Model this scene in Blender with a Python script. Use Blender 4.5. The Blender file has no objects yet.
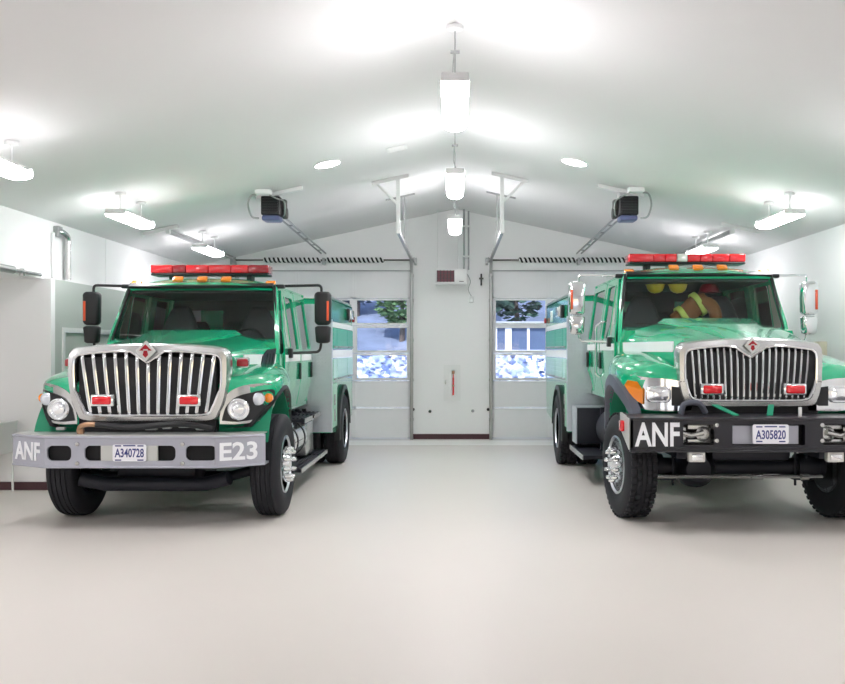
import bpy, bmesh, math, random
from mathutils import Vector, Matrix, noise
random.seed(7)
S = bpy.context.scene
COL = S.collection
PI = math.pi

# ------------------------------------------------------------------ materials
def lin(c):
    c = c / 255.0
    return c / 12.92 if c <= 0.04045 else ((c + 0.055) / 1.055) ** 2.4
def rgb(r, g, b): return (lin(r), lin(g), lin(b), 1.0)
def setin(n, key, val):
    if key in n.inputs: n.inputs[key].default_value = val

def mat(name, col, rough=0.5, metal=0.0, coat=0.0, noise_amt=0.06, nscale=6.0, bump=0.0, bscale=60.0, spec=0.5, emit=None, emit_s=0.0):
    m = bpy.data.materials.new(name); m.use_nodes = True
    nt = m.node_tree; b = nt.nodes['Principled BSDF']
    setin(b, 'Roughness', rough); setin(b, 'Metallic', metal); setin(b, 'Coat Weight', coat); setin(b, 'Coat Roughness', 0.04)
    setin(b, 'Specular IOR Level', spec)
    tc = nt.nodes.new('ShaderNodeTexCoord')
    if noise_amt > 0:
        nz = nt.nodes.new('ShaderNodeTexNoise'); nz.inputs['Scale'].default_value = nscale; nz.inputs['Detail'].default_value = 4
        nt.links.new(tc.outputs['Object'], nz.inputs['Vector'])
        mx = nt.nodes.new('ShaderNodeMix'); mx.data_type = 'RGBA'
        lo = tuple(c * (1 - noise_amt) for c in col[:3]) + (1,); hi = tuple(min(1, c * (1 + noise_amt)) for c in col[:3]) + (1,)
        mx.inputs[6].default_value = lo; mx.inputs[7].default_value = hi
        nt.links.new(nz.outputs['Fac'], mx.inputs[0]); nt.links.new(mx.outputs[2], b.inputs['Base Color'])
    else:
        b.inputs['Base Color'].default_value = col
    if bump > 0:
        n2 = nt.nodes.new('ShaderNodeTexNoise'); n2.inputs['Scale'].default_value = bscale; n2.inputs['Detail'].default_value = 3
        nt.links.new(tc.outputs['Object'], n2.inputs['Vector'])
        bp = nt.nodes.new('ShaderNodeBump'); bp.inputs['Strength'].default_value = bump; bp.inputs['Distance'].default_value = 0.01
        nt.links.new(n2.outputs['Fac'], bp.inputs['Height']); nt.links.new(bp.outputs['Normal'], b.inputs['Normal'])
    if emit:
        b.inputs['Emission Color'].default_value = emit; b.inputs['Emission Strength'].default_value = emit_s
    return m

def glassmat(name, tint, refl=1.0, rough=0.02):
    m = bpy.data.materials.new(name); m.use_nodes = True
    nt = m.node_tree; nt.nodes.clear()
    out = nt.nodes.new('ShaderNodeOutputMaterial')
    tr = nt.nodes.new('ShaderNodeBsdfTransparent'); tr.inputs[0].default_value = tint
    gl = nt.nodes.new('ShaderNodeBsdfGlossy'); gl.inputs['Roughness'].default_value = rough
    fr = nt.nodes.new('ShaderNodeFresnel'); fr.inputs[0].default_value = 1.5
    mul = nt.nodes.new('ShaderNodeMath'); mul.operation = 'MULTIPLY'; mul.inputs[1].default_value = refl
    mx = nt.nodes.new('ShaderNodeMixShader')
    nt.links.new(fr.outputs[0], mul.inputs[0]); nt.links.new(mul.outputs[0], mx.inputs[0])
    nt.links.new(tr.outputs[0], mx.inputs[1]); nt.links.new(gl.outputs[0], mx.inputs[2])
    nt.links.new(mx.outputs[0], out.inputs[0])
    return m

def diamond_plate(name):
    m = mat(name, rgb(206, 212, 220), 0.34, 0.6, noise_amt=0.08)
    nt = m.node_tree; b = nt.nodes['Principled BSDF']
    tc = nt.nodes.new('ShaderNodeTexCoord')
    mp = nt.nodes.new('ShaderNodeMapping'); mp.inputs['Rotation'].default_value = (0, 0.785, 0)
    ck = nt.nodes.new('ShaderNodeTexChecker'); ck.inputs['Scale'].default_value = 26
    nt.links.new(tc.outputs['Object'], mp.inputs['Vector']); nt.links.new(mp.outputs[0], ck.inputs['Vector'])
    bp = nt.nodes.new('ShaderNodeBump'); bp.inputs['Strength'].default_value = 0.9; bp.inputs['Distance'].default_value = 0.01
    nt.links.new(ck.outputs['Fac'], bp.inputs['Height']); nt.links.new(bp.outputs['Normal'], b.inputs['Normal'])
    return m

M = {}
M['green'] = mat('green_paint', rgb(4, 176, 126), 0.26, 0.0, 1.0, 0.04, 2.0)
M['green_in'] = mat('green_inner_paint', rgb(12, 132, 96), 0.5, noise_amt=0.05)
M['white_stripe'] = mat('white_reflective_stripe', rgb(238, 240, 240), 0.35, noise_amt=0.02)
M['chrome'] = mat('chrome', rgb(228, 230, 232), 0.09, 1.0, noise_amt=0.02)
M['satin'] = mat('satin_aluminium', rgb(196, 197, 196), 0.27, 0.92, noise_amt=0.04)
M['silver_paint'] = mat('silver_painted_steel', rgb(176, 178, 190), 0.4, 0.35, 0.3, noise_amt=0.04)
M['bumper_top'] = mat('brushed_plate', rgb(205, 208, 205), 0.38, 0.6, noise_amt=0.05)
M['black'] = mat('black_plastic', rgb(26, 27, 30), 0.42, noise_amt=0.1)
M['black_paint'] = mat('black_painted_steel', rgb(24, 24, 34), 0.35, 0.0, 0.4, noise_amt=0.1)
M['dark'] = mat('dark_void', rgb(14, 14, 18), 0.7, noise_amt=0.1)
M['chassis'] = mat('chassis_black', rgb(30, 32, 42), 0.5, 0.2, noise_amt=0.2, nscale=9)
M['flare_grey'] = mat('grey_rubber_flare', rgb(88, 92, 104), 0.5, noise_amt=0.06)
M['rubber'] = mat('tyre_rubber', rgb(25, 26, 33), 0.7, noise_amt=0.15, nscale=14, bump=0.2)
M['rim'] = mat('steel_rim', rgb(196, 200, 205), 0.3, 0.85, noise_amt=0.06)
M['rim_dark'] = mat('dark_rim', rgb(70, 74, 80), 0.45, 0.5, noise_amt=0.1)
M['glass'] = glassmat('cab_glass', (0.90, 0.95, 0.93, 1), 1.0)
M['side_glass'] = glassmat('side_glass', (0.80, 0.86, 0.84, 1), 1.7, 0.05)
M['pane'] = glassmat('door_pane_glass', (0.93, 0.96, 1.0, 1), 0.6)
M['vent_reflection'] = mat('quarter_glass_reflection', rgb(196, 198, 184), 0.12, 0.0, 0.6, noise_amt=0.05)  # opaque pale colour stands for the reflection in the quarter glass
M['lens'] = mat('clear_lens', rgb(222, 228, 236), 0.08, 0.55, 1.0, noise_amt=0.05)
M['lens_white'] = mat('bright_reflector', rgb(245, 247, 250), 0.12, 0.75, 1.0, noise_amt=0.02)
M['amber'] = mat('amber_lens', rgb(240, 138, 30), 0.18, 0.0, 0.8, noise_amt=0.05)
M['red'] = mat('red_lens', rgb(226, 18, 34), 0.15, 0.0, 0.9, noise_amt=0.05)
M['red_dark'] = mat('dark_red_lens', rgb(158, 20, 34), 0.18, 0.0, 0.9, noise_amt=0.05)
M['clear_mod'] = mat('clear_module', rgb(220, 220, 216), 0.15, 0.2, 0.9, noise_amt=0.04)
M['orange_ref'] = mat('orange_reflector', rgb(232, 84, 36), 0.3, 0.0, 0.4, noise_amt=0.04)
M['seat'] = mat('dark_seat_vinyl', rgb(52, 58, 62), 0.55, noise_amt=0.1, bump=0.1)
M['dash'] = mat('dashboard', rgb(38, 44, 46), 0.6, noise_amt=0.08)
M['cabin'] = mat('cab_lining', rgb(66, 72, 74), 0.7, noise_amt=0.06)
M['plate'] = mat('plate_white', rgb(240, 240, 246), 0.4, noise_amt=0.02)
M['plate_ink'] = mat('plate_blue_ink', rgb(58, 64, 130), 0.5, noise_amt=0.0)
M['letter'] = mat('white_lettering', rgb(244, 246, 250), 0.45, noise_amt=0.0)
M['diamond'] = diamond_plate('diamond_plate')
M['silverside'] = mat('polished_side', rgb(188, 205, 200), 0.2, 0.8, noise_amt=0.06)
M['pale_green'] = mat('pale_green_panel', rgb(158, 206, 182), 0.4, 0.0, 0.2, noise_amt=0.05)
M['shutter'] = mat('teal_shutter', rgb(60, 168, 138), 0.45, 0.0, 0.15, noise_amt=0.08)
M['copper'] = mat('brass_fitting', rgb(176, 140, 112), 0.3, 0.8, noise_amt=0.08)
M['strap'] = mat('green_strap', rgb(30, 150, 115), 0.7, noise_amt=0.1)
M['wall'] = mat('wall_paint', rgb(244, 244, 244), 0.75, noise_amt=0.012, nscale=1.5, bump=0.04, bscale=120)
M['ceil'] = mat('ceiling_paint', rgb(228, 228, 228), 0.85, noise_amt=0.012, nscale=1.5, bump=0.04, bscale=120)
M['lowwall'] = mat('partition_reflected_green', rgb(192, 199, 193), 0.45, noise_amt=0.012, nscale=1.5)  # greenish reflection on the partition's side is put into this colour
M['base'] = mat('brown_baseboard', rgb(76, 44, 50), 0.5, noise_amt=0.08)
M['whitemetal'] = mat('white_painted_metal', rgb(236, 237, 236), 0.4, noise_amt=0.02)
M['doorpanel'] = mat('white_door_steel', rgb(238, 238, 240), 0.42, noise_amt=0.015)
M['joint'] = mat('grey_seal', rgb(168, 170, 172), 0.6, noise_amt=0.03)
M['galv'] = mat('galvanised_steel', rgb(172, 174, 174), 0.4, 0.75, noise_amt=0.1, nscale=20)
M['steel_dark'] = mat('dark_steel', rgb(96, 92, 90), 0.4, 0.7, noise_amt=0.1)
M['spring'] = mat('black_spring', rgb(22, 22, 24), 0.5, 0.2, noise_amt=0.1)
M['motor_blue'] = mat('blue_grey_housing', rgb(92, 100, 140), 0.4, noise_amt=0.06)
M['lamp'] = mat('lamp_diffuser', rgb(250, 250, 248), 0.4, noise_amt=0.0, emit=(1.0, 0.965, 1.0, 1), emit_s=22.0)
M['lamp_side'] = mat('strip_diffuser', rgb(250, 250, 248), 0.4, noise_amt=0.0, emit=(1.0, 0.965, 1.0, 1), emit_s=12.5)
M['disc'] = mat('disc_diffuser', rgb(250, 250, 248), 0.4, noise_amt=0.0, emit=(1.0, 0.965, 1.0, 1), emit_s=10.0)
M['helmet_y'] = mat('yellow_helmet', rgb(240, 214, 60), 0.35, noise_amt=0.05)
M['helmet_r'] = mat('red_helmet', rgb(150, 30, 46), 0.3, 0, .5, noise_amt=0.05)
M['coat'] = mat('tan_turnout_cloth', rgb(142, 92, 48), 0.85, noise_amt=0.15, nscale=18, bump=0.2)
M['lime'] = mat('lime_reflective_tape', rgb(206, 226, 110), 0.4, noise_amt=0.05)
M['beigebox'] = mat('beige_metal_box', rgb(206, 200, 180), 0.5, noise_amt=0.04)

# ------------------------------------------------------------------ mesh builder
class MB:
    def __init__(s): s.v = []; s.f = []; s.m = []
    def add(s, vs, fs, mi=0):
        o = len(s.v); s.v += [tuple(v) for v in vs]
        for f in fs: s.f.append(tuple(i + o for i in f)); s.m.append(mi)
        return s
    def bm(s, bm, mi=0, mtx=None):
        bm.verts.ensure_lookup_table(); bm.verts.index_update()
        vs = [(mtx @ v.co if mtx else v.co.copy()) for v in bm.verts]
        s.add(vs, [[v.index for v in f.verts] for f in bm.faces], mi); bm.free(); return s
    def box(s, c, d, bev=0.0, rot=None, mi=0, seg=2):
        bm = bmesh.new(); bmesh.ops.create_cube(bm, size=1)
        for v in bm.verts: v.co = Vector((v.co.x * d[0], v.co.y * d[1], v.co.z * d[2]))
        if bev > 0:
            bev = min(bev, min(d) * 0.49)
            bmesh.ops.bevel(bm, geom=bm.edges[:], offset=bev, segments=seg, affect='EDGES', profile=0.5)
        mtx = Matrix.Translation(Vector(c))
        if rot: mtx = mtx @ (Matrix.Rotation(rot[2], 4, 'Z') @ Matrix.Rotation(rot[1], 4, 'Y') @ Matrix.Rotation(rot[0], 4, 'X'))
        return s.bm(bm, mi, mtx)
    def span(s, a, b, bev=0.0, mi=0):
        return s.box([(a[i] + b[i]) / 2 for i in range(3)], [abs(b[i] - a[i]) for i in range(3)], bev, None, mi)
    def tube(s, path, r, n=10, mi=0, cap=True):
        P = [Vector(p) for p in path]; R = r if isinstance(r, (list, tuple)) else [r] * len(P)
        up = None; vs = []; fs = []
        for i, p in enumerate(P):
            t = (P[min(i + 1, len(P) - 1)] - P[max(i - 1, 0)]).normalized()
            if up is None:
                up = Vector((0, 0, 1)) if abs(t.z) < 0.9 else Vector((1, 0, 0))
            a = (up - t * up.dot(t)).normalized(); up = a; b = t.cross(a)
            for k in range(n):
                q = 2 * PI * k / n; vs.append(p + (a * math.cos(q) + b * math.sin(q)) * R[i])
        for i in range(len(P) - 1):
            for k in range(n):
                k2 = (k + 1) % n; fs.append((i * n + k, i * n + k2, (i + 1) * n + k2, (i + 1) * n + k))
        if cap: fs.append(tuple(range(n - 1, -1, -1))); fs.append(tuple((len(P) - 1) * n + k for k in range(n)))
        return s.add(vs, fs, mi)
    def lathe(s, prof, c=(0, 0, 0), axis='X', n=32, mi=0, flip=1):
        vs = []; fs = []
        for (r, h) in prof:
            for k in range(n):
                q = 2 * PI * k / n; u, w = r * math.cos(q), r * math.sin(q); h2 = h * flip
                p = (h2, u, w) if axis == 'X' else ((u, h2, w) if axis == 'Y' else (u, w, h2))
                vs.append((p[0] + c[0], p[1] + c[1], p[2] + c[2]))
        for i in range(len(prof) - 1):
            for k in range(n):
                k2 = (k + 1) % n; fs.append((i * n + k, i * n + k2, (i + 1) * n + k2, (i + 1) * n + k))
        if prof[0][0] > 1e-4: fs.append(tuple(range(n - 1, -1, -1)))
        if prof[-1][0] > 1e-4: fs.append(tuple((len(prof) - 1) * n + k for k in range(n)))
        return s.add(vs, fs, mi)
    def loft(s, rings, closed=True, cap=True, mi=0):
        n = len(rings[0]); vs = [p for r in rings for p in r]; fs = []
        for i in range(len(rings) - 1):
            for k in range(n if closed else n - 1):
                k2 = (k + 1) % n; fs.append((i * n + k, i * n + k2, (i + 1) * n + k2, (i + 1) * n + k))
        if cap and closed: fs.append(tuple(range(n - 1, -1, -1))); fs.append(tuple((len(rings) - 1) * n + k for k in range(n)))
        return s.add(vs, fs, mi)
    def plate(s, outer, holes, mp, t, mi=0):
        """flat (u,v) outline with holes, mapped by mp(u,v,d) for depth d in {0,t}; real thickness"""
        bm = bmesh.new(); loops = [outer] + list(holes); edges = []
        for L in loops:
            vs = [bm.verts.new((u, v, 0)) for u, v in L]
            for i in range(len(vs)): edges.append(bm.edges.new((vs[i], vs[(i + 1) % len(vs)])))
        bmesh.ops.triangle_fill(bm, use_beauty=True, use_dissolve=False, edges=edges)
        bm.verts.ensure_lookup_table(); bm.verts.index_update()
        uv = [(v.co.x, v.co.y) for v in bm.verts]; tf = []
        for f in bm.faces:
            idx = [v.index for v in f.verts]
            if f.normal.z < 0: idx.reverse()
            tf.append(idx)
        N = len(uv); vs = [mp(u, v, 0) for u, v in uv] + [mp(u, v, t) for u, v in uv]
        fs = [tuple(f) for f in tf] + [tuple(i + N for i in reversed(f)) for f in tf]
        bm.free(); o = 0
        for L in loops:
            n = len(L)
            for i in range(n):
                a, b = o + i, o + (i + 1) % n; fs.append((a, a + N, b + N, b))
            o += n
        return s.add(vs, fs, mi)
    def build(s, name, mats, parent=None, smooth=True, ang=40, loc=None, rot=None, recalc=True):
        me = bpy.data.meshes.new(name); me.from_pydata(s.v, [], s.f); me.update()
        if recalc:
            bm = bmesh.new(); bm.from_mesh(me); bmesh.ops.recalc_face_normals(bm, faces=bm.faces[:]); bm.to_mesh(me); bm.free()
        if not isinstance(mats, (list, tuple)): mats = [mats]
        for m in mats: me.materials.append(m)
        if len(mats) > 1: me.polygons.foreach_set('material_index', s.m)
        if smooth:
            me.polygons.foreach_set('use_smooth', [True] * len(me.polygons)); me.set_sharp_from_angle(angle=math.radians(ang))
        o = bpy.data.objects.new(name, me); COL.objects.link(o)
        if parent: o.parent = parent
        if loc: o.location = loc
        if rot: o.rotation_euler = rot
        return o

def tag(o, label=None, cat=None, group=None, kind=None):
    if label: o['label'] = label
    if cat: o['category'] = cat
    if group: o['group'] = group
    if kind: o['kind'] = kind
    return o
def thing(name, loc, label, cat, group=None, rz=0):
    o = bpy.data.objects.new(name, None); o.empty_display_size = 0.2; COL.objects.link(o)
    o.location = loc; o.rotation_euler = (0, 0, rz); return tag(o, label, cat, group)
def struct(o): o['kind'] = 'structure'; return o

def smooth_curve(pts, n):
    """Catmull-Rom through pts, n samples"""
    P = [Vector(p) for p in pts]; out = []
    for k in range(n):
        t = k / (n - 1) * (len(P) - 1); i = min(int(t), len(P) - 2); u = t - i
        p0 = P[max(i - 1, 0)]; p1 = P[i]; p2 = P[i + 1]; p3 = P[min(i + 2, len(P) - 1)]
        out.append(0.5 * ((2 * p1) + (p2 - p0) * u + (2 * p0 - 5 * p1 + 4 * p2 - p3) * u * u + (3 * p1 - p0 - 3 * p2 + p3) * u ** 3))
    return out
def interp(xs, ys, x):
    if x <= xs[0]: return ys[0]
    for i in range(len(xs) - 1):
        if x <= xs[i + 1]:
            t = (x - xs[i]) / (xs[i + 1] - xs[i]); return ys[i] + t * (ys[i + 1] - ys[i])
    return ys[-1]
def rrect(cx, cy, w, h, r, n=5):
    out = []
    for (sx, sy, a0) in ((1, 1, 0), (-1, 1, 90), (-1, -1, 180), (1, -1, 270)):
        for k in range(n):
            a = math.radians(a0 + 90 * k / (n - 1)); out.append((cx + sx * (w / 2 - r) + r * math.cos(a), cy + sy * (h / 2 - r) + r * math.sin(a)))
    return out
def bend(path, r=0.05, n=5):
    P = [Vector(p) for p in path]; out = [P[0]]
    for i in range(1, len(P) - 1):
        a = (P[i - 1] - P[i]); b = (P[i + 1] - P[i]); q = min(r, a.length * .49, b.length * .49)
        s0 = P[i] + a.normalized() * q; s1 = P[i] + b.normalized() * q
        for k in range(n + 1):
            t = k / n; out.append(s0 * (1 - t) ** 2 + P[i] * 2 * t * (1 - t) + s1 * t * t)
    out.append(P[-1]); return out

def text(name, s, size, m, parent, loc, rot, xscale=1.0, bold=0.0, depth=0.003):
    """lettering as real thin raised mesh, centred on loc"""
    cu = bpy.data.curves.new(name, 'FONT'); cu.body = s; cu.size = size; cu.align_x = 'CENTER'; cu.align_y = 'CENTER'
    cu.offset = bold * size; cu.extrude = depth; cu.resolution_u = 3
    ob = bpy.data.objects.new(name, cu); COL.objects.link(ob)
    dg = bpy.context.evaluated_depsgraph_get(); me = bpy.data.meshes.new_from_object(ob.evaluated_get(dg))
    bpy.data.objects.remove(ob); bpy.data.curves.remove(cu)
    me.name = name; me.materials.clear(); me.materials.append(m)
    xs = [v.co.x for v in me.vertices]; ys = [v.co.y for v in me.vertices]
    cx, cy = (min(xs) + max(xs)) / 2, (min(ys) + max(ys)) / 2
    for v in me.vertices: v.co.x = (v.co.x - cx) * xscale; v.co.y -= cy
    o = bpy.data.objects.new(name, me); COL.objects.link(o); o.parent = parent; o.location = loc; o.rotation_euler = rot
    return o
EXPO = 1.12
# ------------------------------------------------------------------ the fire engines
def wheel(root, name, xc, y, side, dual=False, tread='rib', W=.30):
    """tyre part with rim and hub sub-parts; side = +1 outer face to +x"""
    R = 0.55; g = MB(); n = 56
    prof = [(0.30, -W/2 + .03), (0.345, -W/2 + .005), (0.44, -W/2 - .008), (0.51, -W/2 + .006), (0.541, -W/2 + .03)]
    for c in (-.075, -.027, .027, .075):
        prof += [(R, c - .021), (R, c - .008) if 0 else (R, c - .01), (R - .012, c - .006), (R - .012, c + .006), (R, c + .01)]
    prof += [(0.541, W/2 - .03), (0.51, W/2 - .006), (0.44, W/2 + .008), (0.345, W/2 - .005), (0.30, W/2 - .03)]
    g.lathe(prof, (0, 0, 0), 'X', n)
    if tread == 'lug':
        for k in range(44):
            a = 2 * PI * k / 44
            for j, xx in enumerate((-.112, -.05, .05, .112)):
                aa = a + (j % 2) * PI / 44
                g.box((xx, (R + .002) * math.cos(aa), (R + .002) * math.sin(aa)), (.048, .045, .022), .004, (aa - PI/2, 0, 0.0))
    t = g.build(name, M['rubber'], root, loc=(xc, y, R + (.012 if tread == 'lug' else 0)))
    r = MB(); s = side
    r.lathe([(.305, W/2 - .03), (.315, W/2 - .012), (.298, W/2 - .006), (.285, W/2 - .04), (.27, W/2 - .10), (.24, W/2 - .12 if not dual else W/2 - .2), (.13, W/2 - .09 if not dual else W/2 - .19), (.10, W/2 - .08 if not dual else W/2 - .18), (0, W/2 - .08 if not dual else W/2 - .18)], (0, 0, 0), 'X', 40, flip=s)
    r.lathe([(.305, -W/2 + .03), (.28, -W/2 + .05), (.25, -W/2 + .1), (.10, -W/2 + .1), (0, -W/2 + .1)], (0, 0, 0), 'X', 40, flip=s)
    r.build('rim', M['rim'], t)
    h = MB()
    h0 = W/2 - .09 if not dual else W/2 - .19
    lug = .13 if not dual else .08
    h.lathe([(.20, h0 - .02), (.195, h0 + .03), (.12, h0 + .05), (.092, h0 + .10), (.075, h0 + .12), (0, h0 + .125)], (0, 0, 0), 'X', 28, flip=s)
    for k in range(10):
        a = 2 * PI * k / 10 + .2
        h.lathe([(.027, h0 - .03), (.027, h0 + lug), (.018, h0 + lug + .03), (0, h0 + lug + .035)], (0, .165 * math.cos(a), .165 * math.sin(a)), 'X', 10, flip=s)
    h.build('hub', M['chrome'], t)
    return t

def front_y(x):
    return interp([0, .74, .9, 1.05, 1.18, 1.24, 1.27], [-.70, -.70, -.675, -.60, -.47, -.34, -.2], abs(x))

def make_truck(loc, label, cfg):
    T = thing('fire_engine', loc, label, 'fire engine', 'green fire engines in the bay')
    L = cfg['lift']; gw = cfg['gw']; left = cfg['kind'] == 'A'
    yc1 = cfg['cab_rear']; yb0 = yc1 + .03; yb1 = cfg['box_rear']; ya = cfg['rear_axle']
    # ---------------- wheels
    for s in (-1, 1):
        wheel(T, 'front_wheel', s * cfg['track'] + cfg['wx'], cfg['wy'], s, W=cfg['ww'], tread='rib' if left else 'lug')
        wheel(T, 'rear_wheel', s * 1.25, ya, s, dual=True, tread='lug' if not left else 'rib')
        wheel(T, 'rear_wheel', s * .92, ya, s, dual=True, tread='lug' if not left else 'rib')
    if not left:
        for c in T.children:
            if c.name.startswith('front_wheel'): c.rotation_euler = (0, 0, math.radians(6))
    # ---------------- chassis
    g = MB()
    for s in (-1, 1): g.span((s * .38, -.8, .72 + L), (s * .47, yb1 - .15, .95 + L), .01)
    for y in (-.75, .9, 2.0, 3.2, yb1 - .3): g.span((-.4, y - .05, .75 + L), (.4, y + .05, .92 + L), .01)
    g.build('chassis_frame', M['chassis'], T)
    ax = MB()
    if left:
        ax.tube([(-1.0, 0, .5), (-.7, 0, .42), (.7, 0, .42), (1.0, 0, .5)], .055, 10)
        ax.span((-.45, -.35, .36), (.42, .55, .78), .09)
        ax.tube([(-.75, -.5, .46), (-.5, -.45, .40), (.55, -.45, .40), (.8, -.5, .47)], .075, 12)
        ax.span((-.9, -.28, .38), (.6, -.22, .43), .01)
    else:
        ax.tube([(-1.0, 0, .53), (-.5, 0, .53), (.5, 0, .53), (1.0, 0, .53)], [.12, .085, .085, .12], 14)
        ax.lathe([(0, -.24), (.13, -.23), (.2, -.15), (.22, 0), (.2, .1), (.1, .2), (0, .2)], (-.42, -.02, .53), 'Y', 24)
        ax.lathe([(.14, -.12), (.16, 0), (.14, .1)], (.82, 0, .53), 'X', 20)
        ax.lathe([(.14, -.12), (.16, 0), (.14, .1)], (-.86, 0, .53), 'X', 20)
        ax.span((-.3, -.3, .62), (.55, .4, 1.0), .06)
        for xx in (-.86, -.66, .66, .78):
            ax.tube([(xx, -.1, .78), (xx, -.1, .34)], .014, 8)
        for s in (-1, 1):
            ax.span((s * .72 - .05, -.7, .70), (s * .72 + .05, .7, .77), .01)
            ax.span((s * .72 - .09, -.14, .40), (s * .72 + .09, .14, .45), .01)
        ax.span((-.75, -.25, .80), (.7, -.15, .93), .03)
    ax.build('front_axle', M['chassis'], T)
    if not left:
        tr = MB(); tr.tube([(-.9, -.34, .47), (.85, -.34, .47)], .02, 8)
        tr.tube([(.1, -.36, .47), (.22, -.36, .47)], .032, 8); tr.tube([(.62, -.36, .47), (.7, -.36, .47)], .034, 8)
        tr.build('tie_rod', M['satin'], T)
        dr = MB(); dr.tube([(0, .1, .55), (0, 3.5, .6)], .045, 10); dr.build('drive_shaft', M['chassis'], T)
    ra = MB(); ra.tube([(-.95, ya, .52), (.95, ya, .52)], .12, 14); ra.lathe([(0, -.28), (.2, -.2), (.25, 0), (.2, .2), (0, .25)], (0, ya, .52), 'Y', 20)
    ra.build('rear_axle', M['chassis'], T)

    # ---------------- hood
    def hs(y): return interp([-.64, .0, .9], [gw - .05, .86, 1.0], y)
    def ztop(y): return interp([-.64, .2, .92], [cfg['gz1'] - .005 - L, 1.92, 2.0], y) + L
    ys = [-.64 + i * (.92 + .64) / 22 for i in range(23)]
    rings = []
    for y in ys:
        e = hs(y); z = ztop(y); zs = interp([-.64, .92], [cfg['gz1'] - .075 - L, 1.83], y) + L
        half = [(0, z), (.25, z - .002), (.45, z - .012), (.62, z - .03), (e - .13, (z * .45 + zs * .55)), (e - .05, zs + .005), (e - .012, zs - .03), (e, zs - .07), (e + .004, 1.60 + L), (e + .0, 1.35 + L)]
        if y < -.5: half = [(x, zz) for x, zz in half]
        full = [Vector((-x, y, zz)) for x, zz in reversed(half)] + [Vector((x, y, zz)) for x, zz in half[1:]]
        rings.append(full)
    g = MB(); g.loft(rings, closed=False, cap=False)
    ho = g.build('hood', M['green'], T, ang=60)
    md = ho.modifiers.new('thick', 'SOLIDIFY'); md.thickness = .02; md.offset = -1
    # raised centre spine of the hood
    sp = MB(); rr = []
    for y in [-.6 + i * .15 for i in range(11)]:
        w = interp([-.6, .9], [.16, .52], y); z = ztop(y) - .004; h = interp([-.6, .9], [.008, .04], y)
        rr.append([Vector((-w - .08, y, z - .012)), Vector((-w, y, z + h)), Vector((0, y, z + h + .008)), Vector((w, y, z + h)), Vector((w + .08, y, z - .012))])
    sp.loft(rr, closed=False, cap=False); so = sp.build('hood_ridge', M['green'], ho, ang=50)
    # side stripes and vents
    for s in (-1, 1):
        st = MB(); rr = []
        y0 = -.50 if not left else -.12
        for i in range(14):
            y = y0 + (.90 - y0) * i / 13; e = hs(y) + .010
            rr.append([(s * e, y, 1.64 + L), (s * e, y, 1.75 + L), (s * (e - .02), y, 1.75 + L), (s * (e - .02), y, 1.64 + L)])
        st.loft(rr); o = st.build('white_stripe', M['white_stripe'], ho, smooth=False)
        if left:
            v = MB()
            pts = [(.36, 1.57), (.76, 1.57), (.86, 1.82), (.58, 1.80), (.44, 1.73)]
            v.plate([(a, b) for a, b in pts], [], lambda u, w, d: (s * (hs(u) + .012 + d), u, w + L), .012)
            for k in range(3): v.plate([(.50 + k * .09, 1.60), (.53 + k * .09, 1.60), (.60 + k * .09, 1.76), (.57 + k * .09, 1.76)], [], lambda u, w, d: (s * (hs(u) + .02 + d), u, w + L), .012)
            v.build('hood_vent', M['black'], ho, smooth=False)
            rl = MB(); rl.box((s * (gw + .075), -.45, 1.665 + L), (.12, .1, .085), .02); ro = rl.build('marker_light', M['red_dark'], T)
            rb = MB(); rb.box((s * (gw + .055), -.42, 1.665 + L), (.16, .09, .11), .015); rb.build('light_bezel', M['chrome'], ro)
        am = MB(); am.lathe([(.045, 0), (.04, .03), (.02, .045), (0, .05)], (s * 1.10, .32, 1.57 + L), 'X', 14, flip=s)
        am.build('amber_marker', M['amber'], T)

    # ---------------- fenders
    plan = [(.72, -.70), (.9, -.675), (1.05, -.60), (1.18, -.47), (1.245, -.28), (1.265, 0.02), (1.255, .35), (1.20, .66), (1.10, .86)]
    plani = [(.72, -.66), (.74, -.64), (.78, -.55), (.80, -.42), (.83, -.25), (.87, .02), (.91, .35), (.96, .66), (1.0, .86)]
    zsh = [1.36, 1.385, 1.41, 1.42, 1.43, 1.45, 1.46, 1.45, 1.44]
    zt = [1.44, 1.47, 1.51, 1.54, 1.57, 1.61, 1.63, 1.64, 1.64]
    N = 64
    A = smooth_curve([(a, b, 0) for a, b in plan], N); B = smooth_curve([(a, b, 0) for a, b in plani], N)
    ZS = smooth_curve([(z, 0, 0) for z in zsh], N); ZT = smooth_curve([(z, 0, 0) for z in zt], N)
    AR = .70 if left else .66; ARZ = .665 if left else .745
    def zbot(p):
        front = 1.035 + L
        if p.x > 1.16 and abs(p.y) < AR: zz = max(front if p.y < 0 else .8 + L, ARZ + math.sqrt(max(AR * AR - p.y * p.y, 0)))
        else: zz = front if p.y < 0 else .8 + L
        return zz
    for s in (-1, 1):
        rings = []
        for i in range(N):
            p = A[i]; q = B[i]; zb = min(zbot(p), ZS[i].x + L - .03); zs_ = ZS[i].x + L; z1 = ZT[i].x + L
            ring = [Vector((p.x, p.y, zb + (zs_ - zb) * t)) for t in (0, .3, .6, .85, 1)]
            for t in (.2, .4, .6, .8, 1):
                a = t * PI / 2; k = 1 - math.cos(a)
                ring.append(Vector((p.x + (q.x - p.x) * k, p.y + (q.y - p.y) * k, zs_ + (z1 - zs_) * math.sin(a))))
            ring.append(Vector((q.x - .03, q.y, z1 - .03)))
            rings.append([Vector((s * v.x, v.y, v.z)) for v in ring])
        g = MB(); g.loft(rings, closed=False, cap=False)
        fo = g.build('fender', M['green'], T, ang=55)
        md = fo.modifiers.new('thick', 'SOLIDIFY'); md.thickness = .025; md.offset = 0
        # wheel arch trim
        tr = MB(); rr = []
        zc = ARZ; w = .05 if left else .13
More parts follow.
